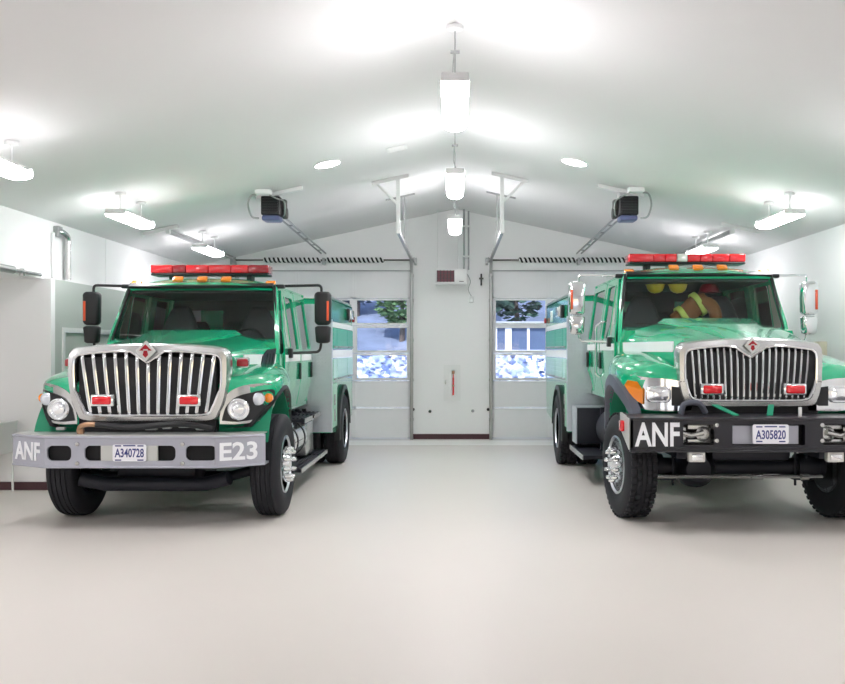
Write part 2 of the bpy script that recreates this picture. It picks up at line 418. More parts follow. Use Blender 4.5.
        for k in range(25):
            a = math.radians(-2 + 178 * k / 24); y = -math.cos(a) * AR; z = zc + math.sin(a) * AR
            z = max(z, .80 + L * .5) if y > 0 else max(z, 1.0 + L * .6)
            yy, zz = y, z
            ro = 1 + w / AR
            xo = interp([-.7, -.6, -.47, -.28, .02, .35, .66, .86], [.85, 1.06, 1.18, 1.245, 1.265, 1.255, 1.20, 1.10], y) + (.034 if left else .06)
            if not left: xo = max(xo, 1.20)
            y2 = -math.cos(a) * AR * ro; z2 = max(zc + math.sin(a) * AR * ro, z)
            rr.append([(s * (xo - .02), yy, zz), (s * xo, yy * 1.01, zz + .012), (s * (xo - .012), y2, z2), (s * (xo - .1), y2, z2), (s * (xo - .1), yy, zz)])
        tr.loft(rr); tr.build('arch_trim', M['black'] if left else M['flare_grey'], fo, ang=50)
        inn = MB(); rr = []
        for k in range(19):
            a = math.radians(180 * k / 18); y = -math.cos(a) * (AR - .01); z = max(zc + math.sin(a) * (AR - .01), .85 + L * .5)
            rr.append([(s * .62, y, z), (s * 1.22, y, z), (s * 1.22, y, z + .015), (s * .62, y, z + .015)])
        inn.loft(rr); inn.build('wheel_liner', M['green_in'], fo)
        # ---- headlight
        fy = lambda x: front_y(x)
        def face(d0):
            return lambda u, v, d: (s * u, front_y(u) - d0 - d, v + L)
        if left:
            out = [(.755, 1.075), (.80, 1.22), (.90, 1.315), (1.05, 1.362), (1.20, 1.385), (1.235, 1.345), (1.195, 1.19), (1.12, 1.10), (.93, 1.062)]
            sur = [(.735, 1.040), (.735, 1.12), (.775, 1.30), (.88, 1.40), (1.04, 1.445), (1.20, 1.44), (1.25, 1.36), (1.21, 1.17), (1.13, 1.068), (.93, 1.036)]
        else:
            out = [(.655, 1.11), (.62, 1.2), (.68, 1.28), (.85, 1.315), (1.02, 1.325), (1.2, 1.36), (1.235, 1.30), (1.17, 1.16), (1.05, 1.09), (.85, 1.07)]
            sur = [(.60, 1.045), (.58, 1.2), (.66, 1.32), (.85, 1.365), (1.02, 1.375), (1.21, 1.40), (1.255, 1.32), (1.19, 1.13), (1.06, 1.05), (.85, 1.035)]
        sc = smooth_curve([(a, b, 0) for a, b in out + [out[0]]], 41)[:-1]; ss = smooth_curve([(a, b, 0) for a, b in sur + [sur[0]]], 41)[:-1]
        hm = MB(); hm.plate([(p.x, p.y) for p in ss], [], face(.012), .018)
        hl = hm.build('headlight', M['chrome'] if not left else M['satin'], fo, ang=30)
        if left:
            b = MB(); b.plate([(p.x, p.y) for p in sc], [], face(.03), .008); b.build('headlight_bezel', M['black'], hl, ang=30)
            hm.__init__()
            ln = MB(); ln.lathe([(.112, 0), (.112, .05), (.1, .06), (.092, .045), (.078, .05), (.06, .03), (.055, .05), (.03, .06), (0, .06)], (s * .925, front_y(.925) - .02, 1.19 + L), 'Y', 32, flip=-1); ln.build('headlamp_lens', M['lens_white'], hl)
            t1 = MB(); t1.lathe([(.07, 0), (.066, .04), (.05, .055), (.02, .06), (0, .06)], (s * 1.10, front_y(1.10) - .025, 1.29 + L), 'Y', 24, flip=-1); t1.build('high_beam_lens', M['lens'], hl)
            t2 = MB(); t2.lathe([(.05, 0), (.048, .035), (.03, .05), (0, .055)], (s * 1.185, front_y(1.185) - .02, 1.295 + L), 'Y', 20, flip=-1); t2.build('turn_signal', M['amber'], hl)
        else:
            bz = [(.63, 1.13), (.61, 1.2), (.68, 1.275), (.80, 1.29), (.80, 1.09), (.70, 1.09)]
            b = MB(); b.plate(bz, [], face(.03), .008); b.build('headlight_bezel', M['black'], hl, smooth=False)
            ln = MB(); rr = []
            for (k, dd) in ((1.0, 0), (1.0, .04), (.9, .05), (.84, .035), (.5, .05), (.1, .055)):
                rr.append([Vector((s * u, front_y(.93) - .03 - dd, v + L)) for u, v in [(.93 + (a - .93) * k, 1.205 + (c - 1.205) * k) for a, c in rrect(.93, 1.205, .25, .165, .05)]])
            ln.loft(rr); ln.build('headlamp_lens', M['lens_white'], hl)
            t2 = MB(); am_ = [(1.075, 1.10), (1.075, 1.25), (1.12, 1.33), (1.2, 1.345), (1.225, 1.29), (1.165, 1.16)]
            t2.plate(am_, [], face(.03), .03); t2.build('turn_signal', M['amber'], hl, smooth=False)

    # ---------------- grille
    tw, bw = gw, gw * cfg['taper']; zt_, zb_ = cfg['gz1'], cfg['gz0']
    def outline(k, ins, bul=0):
        a, b = tw - ins, bw - ins; t, bt = zt_ - ins, zb_ + ins
        pts = []
        c = .13 - ins * .3
        raw = [(0, t + .02), (a * .5, t + .01), (a - c, t - .015), (a - c * .25, t - c * .4), (a, t - c * 1.1), (a - .005, t - .36), (a * .45 + b * .55 + .012, bt + .22), (b - .005, bt + .09), (b - .07, bt + .012), (b * .5, bt), (0, bt)]
        cr = smooth_curve([(x, z, 0) for x, z in raw], 41)
        right = [(p.x, p.y) for p in cr]
        return right + [(-x, z) for x, z in reversed(right[1:-1])]
    inz = outline(0, .10)
    # notch under the emblem on the inner edge
    def notch(pts, w=.17, d=.13):
        o = []
        for x, z in pts:
            if z > (zt_ + zb_) / 2 and abs(x) < w: z -= d * (1 - abs(x) / w)
            o.append((x, z))
        return o
    inn = notch(outline(0, .082)); mid = notch(outline(0, .062), .19, .12); o1 = outline(0, .02); o0 = outline(0, 0)
    yf = -.76
    rings = [[Vector((x, -.60, z)) for x, z in o0], [Vector((x, yf + .05, z)) for x, z in o0], [Vector((x, yf, z)) for x, z in o1],
             [Vector((x, yf - .005, z)) for x, z in mid], [Vector((x, yf + .03, z)) for x, z in inn], [Vector((x, -.60, z)) for x, z in inn]]
    g = MB(); g.loft(rings + [rings[0]], cap=False)
    gr = g.build('grille_surround', M['satin'] if left else M['satin'], T, ang=35)
    lip = MB(); lp = [Vector((x, yf + .012, z)) for x, z in notch(outline(0, .072), .18, .125)]; lip.tube(lp + [lp[0]], .018, 8, cap=False); lip.build('chrome_lip', M['chrome'], gr)
    bk = MB(); bk.plate(outline(0, .07), [], lambda u, v, d: (u, -.63 + d, v), .02); bk.build('grille_mesh', M['dark'], gr)
    nb = 13 if left else 19
    tin, bin_ = tw - .145, bw - .155
    for i in range(nb):
        u = -1 + 2 * i / (nb - 1); 
        xt, xb = u * tin, u * bin_; zt2 = zt_ - .065 - (.11 * max(0, 1 - abs(xt) / .16)); zb2 = zb_ + .062
        b = MB(); w = .019 if left else .0115
        path = [(xt, -.715, zt2 + .01), (xt * .995, -.738, zt2 - .02), ((xt * .7 + xb * .3), -.745, zt2 * .7 + zb2 * .3), ((xt * .3 + xb * .7), -.74, zt2 * .3 + zb2 * .7), (xb, -.735, zb2 + .02), (xb, -.715, zb2)]
        rr = []
        for p in smooth_curve(path, 12):
            rr.append([(p.x - w, p.y + .03, p.z), (p.x - w * .9, p.y + .006, p.z), (p.x, p.y, p.z), (p.x + w * .9, p.y + .006, p.z), (p.x + w, p.y + .03, p.z)])
        b.loft(rr); b.build('grille_bar', M['chrome'], gr, ang=50)
    # emblem
    em = MB(); ez = zt_ - .06; ek = cfg['emb'] / .115
    def dia(sz): return [(0, sz), (sz * .02, sz), (sz, 0), (0, -sz)][0:1] + [(sz * .98, 0), (0, -sz), (-sz * .98, 0)]
    em.plate(dia(cfg['emb']), [], lambda u, v, d: (u, yf - .02 - d, v + ez), .03)
    eo = em.build('emblem', M['bumper_top'], gr, smooth=False)
    e2 = MB()
    e2.plate([(0, .075), (.07, .004), (.026, .004), (.026, .02), (-.026, .02), (-.026, .004), (-.07, .004)], [], lambda u, v, d: (u * ek, yf - .052 - d, v * ek + ez), .006)
    e2.plate([(0, -.075), (.03, -.045), (.018, .0045), (-.018, .0045), (-.03, -.045)], [], lambda u, v, d: (u * ek, yf - .052 - d, v * ek + ez), .006)
    e2.build('emblem_mark', M['orange_ref'] if 0 else M['red_dark'], eo, smooth=False)
    for xx in cfg['glights']:
        q = MB(); q.box((xx, -.79, cfg['glz']), (.19, .06, .085), .018); ro = q.build('warning_light', M['red'], gr)
        tag(ro, 'red warning light')
        qb = MB(); qb.box((xx, -.765, cfg['glz']), (.235, .05, .125), .015); qb.build('light_bezel', M['chrome'], ro)
    # dark shroud behind grille, below hood
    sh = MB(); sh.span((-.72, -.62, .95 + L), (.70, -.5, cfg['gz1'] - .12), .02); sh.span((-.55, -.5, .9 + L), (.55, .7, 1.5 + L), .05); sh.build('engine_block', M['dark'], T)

    # ---------------- cab
    zb = 1.02 + L; zbelt = 1.80 + L; zr = 2.62 + L
    def sx(z): return interp([zb, zb + .35, zbelt, zr], [.98, 1.05, 1.05, .93], z)
    wb = cfg['wb']
    # roof
    rr = []
    for i in range(16):
        t = i / 15; y = 1.27 + (yc1 - 1.27) * t
        h = interp([0, .03, .1, .25, .8, 1], [.0, .055, .095, .12, .12, .07], t); wd = interp([0, .08, 1], [.90, .94, .94], t)
        ring = []
        for k in range(17):
            u = -1 + 2 * k / 16; ring.append(Vector((u * wd, y - (.04 * (1 - u * u) if i == 0 else 0), zr - .015 + h * (1 - abs(u) ** 3.2) - .03 * abs(u) ** 6)))
        ring += [Vector((wd - .03, y, zr - .08)), Vector((-wd + .03, y, zr - .08))]
        rr.append(ring)
    g = MB(); g.loft(rr); roof = g.build('cab_roof', M['green'], T, ang=35)
    hv = MB(); hv.loft([[(-.89, 1.235, zr - .03), (.89, 1.235, zr - .03), (.90, 1.30, zr - .085), (-.90, 1.30, zr - .085), (-.90, 1.36, zr - .03), (.90, 1.36, zr - .03)][0:4], [(-.89, 1.30, zr + .012), (.89, 1.30, zr + .012), (.90, 1.35, zr - .04), (-.90, 1.35, zr - .04)]])
    hv.build('windscreen_header', M['black'], roof)
    for xx in (-.84, -.3, 0, .3, .84):
        q = MB(); yy = 1.30 if abs(xx) < .5 else 1.36; q.box((xx, yy + .02, zr + (.062 if abs(xx) < .5 else .012)), (.13, .10, .045), .02, (math.radians(35), 0, 0)); q.build('clearance_light', M['amber'], roof)
    # body shell: lower sides, rear wall, floor, pillars
    g = MB()
    for s in (-1, 1):
        rr = [[(s * sx(z), .90, z), (s * sx(z), yc1, z), (s * (sx(z) - .06), yc1, z), (s * (sx(z) - .06), .90, z)] for z in (zb, zb + .15, zb + .35, zbelt - .4, zbelt - .04)]
        g.loft(rr)
        # B and C pillars and rail above windows
        for (a, b) in ((2.14, 2.34), (yc1 - .14, yc1)):
            g.loft([[(s * sx(z), a, z), (s * sx(z), b, z), (s * (sx(z) - .05), b, z), (s * (sx(z) - .05), a, z)] for z in (zbelt - .06, zbelt + .3, zr - .03)])
        g.loft([[(s * sx(z), 1.36, z), (s * sx(z), yc1, z), (s * (sx(z) - .05), yc1, z), (s * (sx(z) - .05), 1.36, z)] for z in (zr - .12, zr - .02)])
        # A pillar
        g.loft([[(s * (a - .04), y - .015, z), (s * a, y + .02, z), (s * a, y + .10, z), (s * (a - .035), y + .10, z)] for a, y, z in ((1.04, .88 + wb, zbelt - .15), (1.03, .92 + wb, zbelt + .12), (.985, 1.12 + wb * .6, zbelt + .45), (.93, 1.33, zr - .01))])
    g.span((-1.0, yc1 - .06, zb), (1.0, yc1, zbelt + .05)); g.span((-.95, yc1 - .06, zr - .2), (.95, yc1, zr - .03)); g.span((-.18, yc1 - .06, zbelt), (.18, yc1, zr - .1))
    g.span((-1.0, .9, zb), (1.0, yc1, zb + .05)); g.span((-1.0, .88 + wb, zb), (1.0, .94 + wb, zbelt + .06))
    cab = g.build('cab_body', M['green'], T, ang=40)
    cw = MB(); cw.loft([[(-.99, .84, zbelt + .09), (.99, .84, zbelt + .09), (1.02, .84, zbelt - .02), (-1.02, .84, zbelt - .02)], [(-.97, 1.02 + wb, zbelt + .14), (.97, 1.02 + wb, zbelt + .14), (1.0, 1.0 + wb, zbelt), (-1.0, 1.0 + wb, zbelt)]]); cw.build('cowl', M['green'], cab)
    li = MB(); li.span((-.9, yc1 - .09, zb + .1), (.9, yc1 - .065, zbelt)); li.span((-.93, yc1 - .085, zr - .25), (.93, yc1 - .065, zr - .1)); li.span((-.2, yc1 - .085, zbelt), (.2, yc1 - .065, zr - .2)); li.span((-.88, 1.34, zr - .11), (.88, yc1 - .1, zr - .085))
    li.build('cab_lining', M['cabin'], cab, smooth=False)
    # windscreen (curved)
    rr = []
    for t in (0, .5, 1):
        z = (zbelt + .10) + (zr - .03 - zbelt - .10) * t; y = .955 + wb + (1.315 - .955 - wb) * t; w = 1.0 + (.90 - 1.0) * t
        rr.append([Vector((w * u, y - .07 * (1 - u * u), z)) for u in [-1 + k / 6 for k in range(13)]])
    g = MB(); g.loft(rr, closed=False, cap=False); ws = g.build('windscreen', M['glass'], cab)
    fr = MB(); loop = rr[0] + [rr[1][-1]] + list(reversed(rr[2])) + [rr[1][0]]; fr.tube(loop + [loop[0]], .022, 6, cap=False); fr.build('windscreen_seal', M['black'], ws)
    for s, ux in ((-1, -.55), (-1, .25)):
        w = MB(); zz = zbelt + .135
        w.tube([(ux + .55, .87 + wb, zz - .02), (ux + .3, .87 + wb, zz + .02), (ux - .12, .875 + wb, zz + .035)], .009, 6); w.tube([(ux + .3, .865 + wb, zz + .03), (ux - .3, .885 + wb, zz + .045)], .006, 6)
        w.build('wiper', M['black'], ws)
    # doors
    for s in (-1, 1):
        for di, (a, b, wa, wb) in enumerate(((1.12, 2.20, 1.60, 2.10), (2.24, yc1 - .06, 2.36, yc1 - .17))):
            zbd = zb + .03 if di == 0 else zb + .05
            if di == 0: outp = [(a + .05, zbd), (b, zbd), (b, zr - .07), (1.42, zr - .07), (1.16, zbelt + .2), (a, zbelt - .1)]
            else: outp = [(a, zbd), (b - .28, zbd), (b - .08, zbd + .15), (b, zbd + .45), (b, zr - .07), (a, zr - .07)]
            hole = rrect((wa + wb) / 2, (zbelt + .0 + zr - .13) / 2, wb - wa, zr - .13 - zbelt - .02, .05)
            holes = [hole]
            if di == 0:
                vent = [(1.33, zbelt + .04), (1.55, zbelt + .04), (1.55, zr - .14), (1.50, zr - .14), (1.31, zbelt + .25)]; holes.append(vent)
            # subdivide outline vertically for the tumblehome
            def dens(P):
                o = []
                for i in range(len(P)):
                    p, q = P[i], P[(i + 1) % len(P)]; n = max(1, int(abs(q[1] - p[1]) / .15))
                    for k in range(n): o.append((p[0] + (q[0] - p[0]) * k / n, p[1] + (q[1] - p[1]) * k / n))
                return o
            g = MB(); g.plate(dens(outp), [dens(h) if len(h) < 8 else h for h in holes], lambda u, v, d: (s * (sx(v) + .004 + d), u, v), .018)
            d = g.build('crew_door' if di else 'cab_door', M['green'], T, smooth=False)
            gl = MB(); gl.plate([(u, v) for u, v in hole], [], lambda u, v, dd: (s * (sx(v) - .004 + dd), u, v), .006); gl.build('door_window', M['side_glass'], d, smooth=False)
            if di == 0:
                vg = MB(); vg.plate(vent, [], lambda u, v, dd: (s * (sx(v) + dd), u, v), .012); vg.build('vent_window', M['vent_reflection'], d, smooth=False)
            st = MB(); st.span((s * (sx(1.7) + .02), a + .04, 1.655 + L), (s * (sx(1.7) + .028), b - .03, 1.74 + L)); st.build('white_stripe', M['white_stripe'], d, smooth=False)
            hd = MB(); hd.box((s * 1.085, b - .1, 1.52 + L), (.03, .07, .22), .012); hd.build('door_handle', M['black'], d)
        if not left:
            gb = MB(); gb.tube(bend([(s * 1.07, 2.22, 1.30 + L), (s * 1.12, 2.22, 1.34 + L), (s * 1.12, 2.22, 1.98 + L), (s * 1.12, 1.75, 2.02 + L), (s * 1.06, 1.75, 2.02 + L)], .08), .016, 8); gb.build('grab_rail', M['chrome'], T)
    # interior
    da = MB(); da.loft([[(-.93, .97 + wb, zbelt - .25), (.93, .97 + wb, zbelt - .25), (.93, .97 + wb, zbelt + .07), (-.93, .97 + wb, zbelt + .07)], [(-.93, 1.25, zbelt - .3), (.93, 1.25, zbelt - .3), (.93, 1.25, zbelt + .085), (-.93, 1.25, zbelt + .085)], [(-.93, 1.45, zbelt - .3), (.93, 1.45, zbelt - .3), (.93, 1.42, zbelt + .02), (-.93, 1.42, zbelt + .02)]])
    da.box((.50, 1.36, zbelt + .08), (.42, .14, .09), .04)
    da.build('dashboard', M['dash'], cab, ang=30)
    for (sx_, sy) in ((-.52, 2.05), (.52, 2.05), (-.5, yc1 - .35), (0, yc1 - .35), (.5, yc1 - .35)):
        se = MB(); w = .26 if sy < 2.2 else .23
        se.box((sx_, sy - .22, zb + .45), (w * 2, .5, .16), .06)
        rr = []
        for t, ww, th in ((0, w, .07), (.3, w * 1.02, .08), (.6, w * .95, .075), (.8, w * .75, .065), (.93, w * .55, .06), (1, w * .35, .03)):
            z = zb + .48 + .88 * t * (1.0 if sy < 2.2 else .8); y = sy + .14 * t
            rr.append([Vector((sx_ + x, y + yy, z)) for x, yy in rrect(0, 0, ww * 2, th * 2, th * .8, 4)])
        se.loft(rr); se.build('seat', M['seat'], cab, ang=60)
    sw = MB(); c = Vector((.5, 1.52, zbelt + .10)); th = math.radians(50)
    ringp = []
    for k in range(25):
        a = 2 * PI * k / 24; ringp.append(c + Vector((math.cos(a) * .22, math.sin(a) * .22 * math.cos(th), math.sin(a) * .22 * math.sin(th))))
    sw.tube(ringp, .016, 8, cap=False); sw.tube([ringp[0], ringp[12]], .016, 6); sw.tube([c, c + Vector((0, -.18, -.18))], .03, 8)
    sw.build('steering_wheel', M['black'], cab)
    # light bar
    zl = zr + cfg['bar_dz']; ybar = cfg['bar_y']
    lb = MB(); lb.span((-.75, ybar - .15, zl), (.75, ybar + .15, zl + .03), .012)
    for xx in (-.5, .5): lb.span((xx - .03, ybar - .1, zr + .03), (xx + .03, ybar + .1, zl + .005), .008)
    lbo = lb.build('light_bar', M['black'], T)
    mods = cfg['mods']; x = -.755
    xs_ = 1
    for (w, mm) in mods:
        q = MB(); q.box((x + w / 2, ybar, zl + .085), (w - .003, .29, .105), .014); q.build('light_module', M[mm], lbo); x += w
    # mirrors
    mm_ = M['black'] if left else M['chrome']
    for s in (-1, 1):
        xm, ym = s * 1.47, 1.56; zt3 = 2.54 + L * .9
        arm = MB(); ra_ = .017 if left else .014
        arm.tube(bend([(s * .93, 1.38, zt3 + .06), (s * (abs(xm) - .02), ym, zt3 + .085), (s * (abs(xm) - .02), ym, zt3 - .02)], .07), ra_, 8)
        arm.tube(bend([(s * 1.06, 1.36, 1.76 + L), (s * (abs(xm) - .04), ym, 1.775 + L), (s * (abs(xm) - .02), ym, 1.92 + L)], .06), ra_, 8)
        ao = arm.build('mirror_arm', mm_, T)
        br = MB(); br.box((s * 1.085, 1.36, 1.76 + L), (.07, .10, .12), .012); br.box((s * .95, 1.38, zt3 + .055), (.14, .1, .05), .015); br.build('arm_bracket', M['black'], ao)
        def hsg(z0, z1, w0, w1):
            h = MB(); rr = []
            for t, k in ((0, .6), (.04, .85), (.1, 1), (.9, 1), (.96, .88), (1, .65)):
                z = z0 + (z1 - z0) * t; w = (w0 + (w1 - w0) * t) * k
                rr.append([Vector((xm + a, ym + b, z)) for a, b in rrect(0, 0, w, .12 * k + .02, .045 * k, 5)])
            h.loft(rr); return h
        h1 = hsg(2.115 + L * .9, zt3, .205, .215).build('mirror_housing', mm_, ao, ang=50)
        hsg(1.885 + L * .8, 2.105 + L * .9, .17, .205).build('convex_mirror', mm_, ao, ang=50)
        rf = MB(); rf.span((xm + s * .055, ym - .078, 2.17 + L), (xm + s * .085, ym - .066, 2.42 + L), .004); rf.build('reflector_strip', M['orange_ref'], h1)

    # ---------------- box body
    H = 2.55 if left else 2.60; bz = .57; X = 1.34
    AR2 = .62; zc2 = .56
    g = MB()
    for s in (-1, 1):
        side = [(yb0, bz + .02), (ya - AR2, bz - .02)]
        for k in range(13):
            a = PI - PI * k / 12; side.append((ya + AR2 * math.cos(a), max(zc2 + AR2 * math.sin(a), bz)))
        side += [(ya + AR2, bz), (yb1, bz + .1), (yb1, H), (yb0, H)]
        g.plate(side, [], lambda u, v, d: (s * (X - .05 + d), u, v), .05)
    g.span((-X, yb0, bz + .05 + .45), (X, yb0 + .03, H)); g.span((-X, yb1 - .03, bz + .3), (X, yb1, H)); g.span((-X, yb0, H - .03), (X, yb1, H), .008)
    g.span((-X + .02, yb0, 1.14 + .1), (X - .02, yb1, 1.28))
    for s in (-1, 1):
        g.span((s * (X - .05), yb0, bz + .02), (s * .95, yb0 + .03, 1.3))
    bx = g.build('equipment_body', M['green'], T, smooth=False)
    for s in (-1, 1):
        fp = MB(); fp.span((s * .55, yb0 - .012, bz + .03), (s * (X + .002), yb0 - .002, H - .08)); fp.span((s * (X), yb0 - .012, bz + .03), (s * (X + .012), yb0 + .10, H - .3))
        fp.build('diamond_plate_front', M['diamond'], bx, smooth=False)
    rd = MB(); rd.span((-X + .03, yb0 + .03, H), (X - .03, yb1 - .03, H + .012)); rd.build('added_roof_deck', M['satin'], bx, smooth=False)  # unseen plate added to keep green bounce off the ceiling
    for s in (-1, 1):
        rl = MB(); rl.tube([(s * (X - .03), yb0 + .02, H + .03), (s * (X - .03), yb1 - .02, H + .03)], .022, 8); rl.build('roof_rail', M['galv'], bx)
        for z0, z1 in ((2.14, 2.22), (1.68, 1.80)):
            st = MB(); st.span((s * X, yb0 + .1, z0), (s * (X + .008), yb1, z1)); st.build('white_stripe', M['white_stripe'], bx, smooth=False)
        bays = [(yb0 + .12, yb0 + .5), (yb0 + .54, ya + .5), (ya + .54, yb1 - .06)]
        for (a, b) in bays:
            for (z0, z1, mt) in ((1.82, 2.13, 'shutter'), (1.34, 1.67, 'pale_green')):
                dd = MB(); dd.span((s * X, a, z0), (s * (X + .018), b, z1), .006)
                for k in range(5): dd.span((s * (X + .015), a + .01, z0 + (z1 - z0) * (k + .1) / 5), (s * (X + .022), b - .01, z0 + (z1 - z0) * (k + .85) / 5), .002)
                do = dd.build('compartment_door', M[mt], bx, smooth=False)
                hh = MB(); hh.span((s * (X + .02), a + .05, z0 + .015), (s * (X + .04), b - .05, z0 + .04), .006); hh.build('door_handle', M['galv'], do)
        lowp = MB(); lowp.span((s * X, yb0 + .11, bz + .08), (s * (X + .015), ya - AR2 - .08, 1.30), .006); lo = lowp.build('lower_panel', M['pale_green'], bx, smooth=False)
        lq = MB(); lq.span((s * (X + .012), yb0 + .22, .98), (s * (X + .025), yb0 + .34, 1.14), .004); lq.span((s * (X + .012), yb0 + .22, .74), (s * (X + .025), yb0 + .34, .92), .004); lq.build('recessed_latch', M['satin'], lo, smooth=False)
        # scene lights and unit number on the upper band
        sl = MB(); sl.box((s * (X + .03), yb1 - (.45 if left else 2.2), 2.40), (.06, .5, .16), .015); so = sl.build('scene_light', M['clear_mod'], bx)
        sb = MB(); sb.box((s * (X + .03), yb1 - (.8 if left else 2.6), 2.39), (.05, .12, .2), .01); sb.build('light_box', M['black'], so)
        rm = MB(); rm.box((s * (X + .03), yb1 - .06, 2.33), (.05, .07, .1), .015); rm.build('red_marker', M['red_dark'], bx)
        if not left: text('lettering', '81', .26, M['letter'], bx, (s * (X + .004), yb1 - .85, 2.38), (PI / 2, 0, s * PI / 2), 1.5, .02)
        fl = MB(); rr = []
        for k in range(21):
            a = math.radians(-12 + 190 * k / 20); cy, cz = ya - math.cos(a) * AR2, zc2 + math.sin(a) * AR2
            y2, z2 = ya - math.cos(a) * (AR2 + .07), zc2 + math.sin(a) * (AR2 + .07)
            rr.append([(s * (X - .03), cy, cz), (s * (X + .065), cy, cz), (s * (X + .05), y2, z2), (s * (X - .03), y2, z2)])
        fl.loft(rr); fl.build('rear_fender', M['black'], bx, ang=50)
        mf = MB(); mf.span((s * .8, ya + .66, .28), (s * 1.36, ya + .68, .7)); mf.build('mud_flap', M['black'], bx, smooth=False)
    # ---------------- side gear under the cab
    for s in (-1, 1):
        if left:
            tk = MB(); tk.lathe([(0, 0), (.2, .01), (.235, .04), (.235, .9), (.2, .94), (0, .95)], (s * .97, 1.05, .66), 'Y', 28); to = tk.build('air_tank', M['chrome'], T)
            bd = MB()
            for yy in (1.25, 1.75):
                bd = MB(); bd.lathe([(.238, 0), (.243, 0), (.243, .04), (.238, .04)], (s * .97, yy, .66), 'Y', 28); bd.build('tank_strap', M['black'], to)
            cbx = MB(); cbx.span((s * .7, 2.12, .38), (s * 1.16, 2.72, .82), .02); cbx.build('battery_box', M['satin'], T)
            for (y0, y1, z, xo) in ((1.1, 2.55, .30, 1.27), (2.62, 3.25, .30, 1.27), (1.75, 2.35, .86, 1.2), (2.5, 3.1, .86, 1.2)):
                sp_ = MB(); sp_.span((s * (xo - .28), y0, z), (s * xo, y1, z + .045), .006); 
                for k in range(5): sp_.span((s * (xo - .27 + k * .055), y0 + .02, z + .045), (s * (xo - .245 + k * .055), y1 - .02, z + .055))
                so = sp_.build('step', M['chassis'], T, smooth=False)
                ed = MB(); ed.span((s * xo, y0, z - .01), (s * (xo + .012), y1, z + .05), .003); ed.build('step_edge', M['satin'], so, smooth=False)
                for yy in (y0 + .12, y1 - .12):
                    hg = MB(); hg.span((s * (xo - .34), yy - .02, z - .01), (s * (xo - .28), yy + .02, .95), .004); hg.build('step_hanger', M['chassis'], so, smooth=False)
        else:
            tb = MB(); tb.span((s * .70, 2.9, .47), (s * 1.28, 3.30, .98), .012); tbo = tb.build('step_box', M['chassis'], T)
            tp = MB(); tp.span((s * .70, 2.89, .98), (s * 1.295, 3.31, .995)); tp.span((s * 1.28, 2.89, .47), (s * 1.295, 3.31, .98)); tp.build('box_cladding', M['diamond'], tbo, smooth=False)
            sp_ = MB(); sp_.span((s * .98, 2.0, .36), (s * 1.32, 3.3, .41), .006); so = sp_.build('step', M['chassis'], T, smooth=False)
            ed = MB(); ed.span((s * 1.32, 2.0, .35), (s * 1.332, 3.3, .42), .003); ed.build('step_edge', M['satin'], so, smooth=False)
            for yy in (2.1, 2.7):
                hg = MB(); hg.span((s * .9, yy - .02, .36), (s * .98, yy + .02, 1.0), .004); hg.build('step_hanger', M['chassis'], so, smooth=False)
            tk = MB(); tk.lathe([(0, 0), (.24, .01), (.28, .04), (.28, 1.3), (.24, 1.34), (0, 1.35)], (s * .78, 1.3, .72), 'Y', 28); tk.build('fuel_tank', M['chassis'], T)

    # ---------------- bumper
    if left:
        cx = -.06; k0 = .84; ye = -.72; yf0 = -.97; hw = 1.26
        z0, z1 = .635, .945
        g = MB()
        slots = [rrect(cx - .70, .78, .24, .15, .05), rrect(cx, .78, .90, .15, .05), rrect(cx + .70, .78, .30, .15, .05)]
        g.plate([(cx - k0, z0), (cx + k0, z0), (cx + k0, z1), (cx - k0, z1)], slots, lambda u, v, d: (u, yf0 + d, v), .03)
        for s in (-1, 1):
            a = Vector((cx + s * k0, yf0, 0)); b = Vector((cx + s * (hw + .02), ye, 0)); n = Vector((0, 1, 0))
            g.loft([[(p.x, p.y, z0 + (.012 if p == b else 0)), (p.x, p.y, z1), (p.x, p.y + .03, z1), (p.x, p.y + .03, z0 + (.012 if p == b else 0))] for p in (a, b)])
            g.loft([[(p.x, p.y, z0), (p.x, p.y + .2, z0), (p.x, p.y + .2, z0 + .02), (p.x, p.y, z0 + .02)] for p in (a, b)])
        g.span((cx - k0, yf0, z0), (cx + k0, yf0 + .25, z0 + .02))
        # rolled edges
        for z in (z0 + .008, z1 - .008):
            g.tube([(cx - hw - .02, ye, z), (cx - k0, yf0 - .004, z), (cx + k0, yf0 - .004, z), (cx + hw + .02, ye, z)], .012, 8)
        bo = g.build('front_bumper', M['silver_paint'], T, ang=30)
        tp = MB(); tp.loft([[(cx - hw, ye, z1), (cx - hw, ye + .2, z1), (cx - hw, ye + .2, z1 + .012), (cx - hw, ye, z1 + .012)], [(cx - k0, yf0, z1), (cx - k0, -.6, z1), (cx - k0, -.6, z1 + .012), (cx - k0, yf0, z1 + .012)], [(cx + k0, yf0, z1), (cx + k0, -.6, z1), (cx + k0, -.6, z1 + .012), (cx + k0, yf0, z1 + .012)], [(cx + hw, ye, z1), (cx + hw, ye + .2, z1), (cx + hw, ye + .2, z1 + .012), (cx + hw, ye, z1 + .012)]])
        tp.build('bumper_deck', M['bumper_top'], bo, smooth=False)
        dk = MB(); dk.span((cx - k0, yf0 + .06, z0 + .03), (cx + k0, yf0 + .1, z1 - .02)); dk.build('bumper_backing', M['dark'], bo, smooth=False)
        pb = MB(); pb.span((cx - .29, yf0 + .005, .706), (cx + .27, yf0 + .03, .854)); pb.build('plate_bracket', M['bumper_top'], bo, smooth=False)
        px = cx; pl_y = yf0 - .012; pz = .785
        bolts = [(cx - .52, .87), (cx - .52, .68), (cx + .52, .87), (cx + .52, .68)]
        aw = math.atan2(ye - yf0, hw - k0)
        mid = (k0 + hw) / 2
        aw = math.atan2(ye - yf0, hw + .02 - k0)
        def on_wing(s, x): return (cx + s * x - s * -.004 * math.sin(aw), yf0 + (x - k0) * math.tan(aw) - .004, .79)
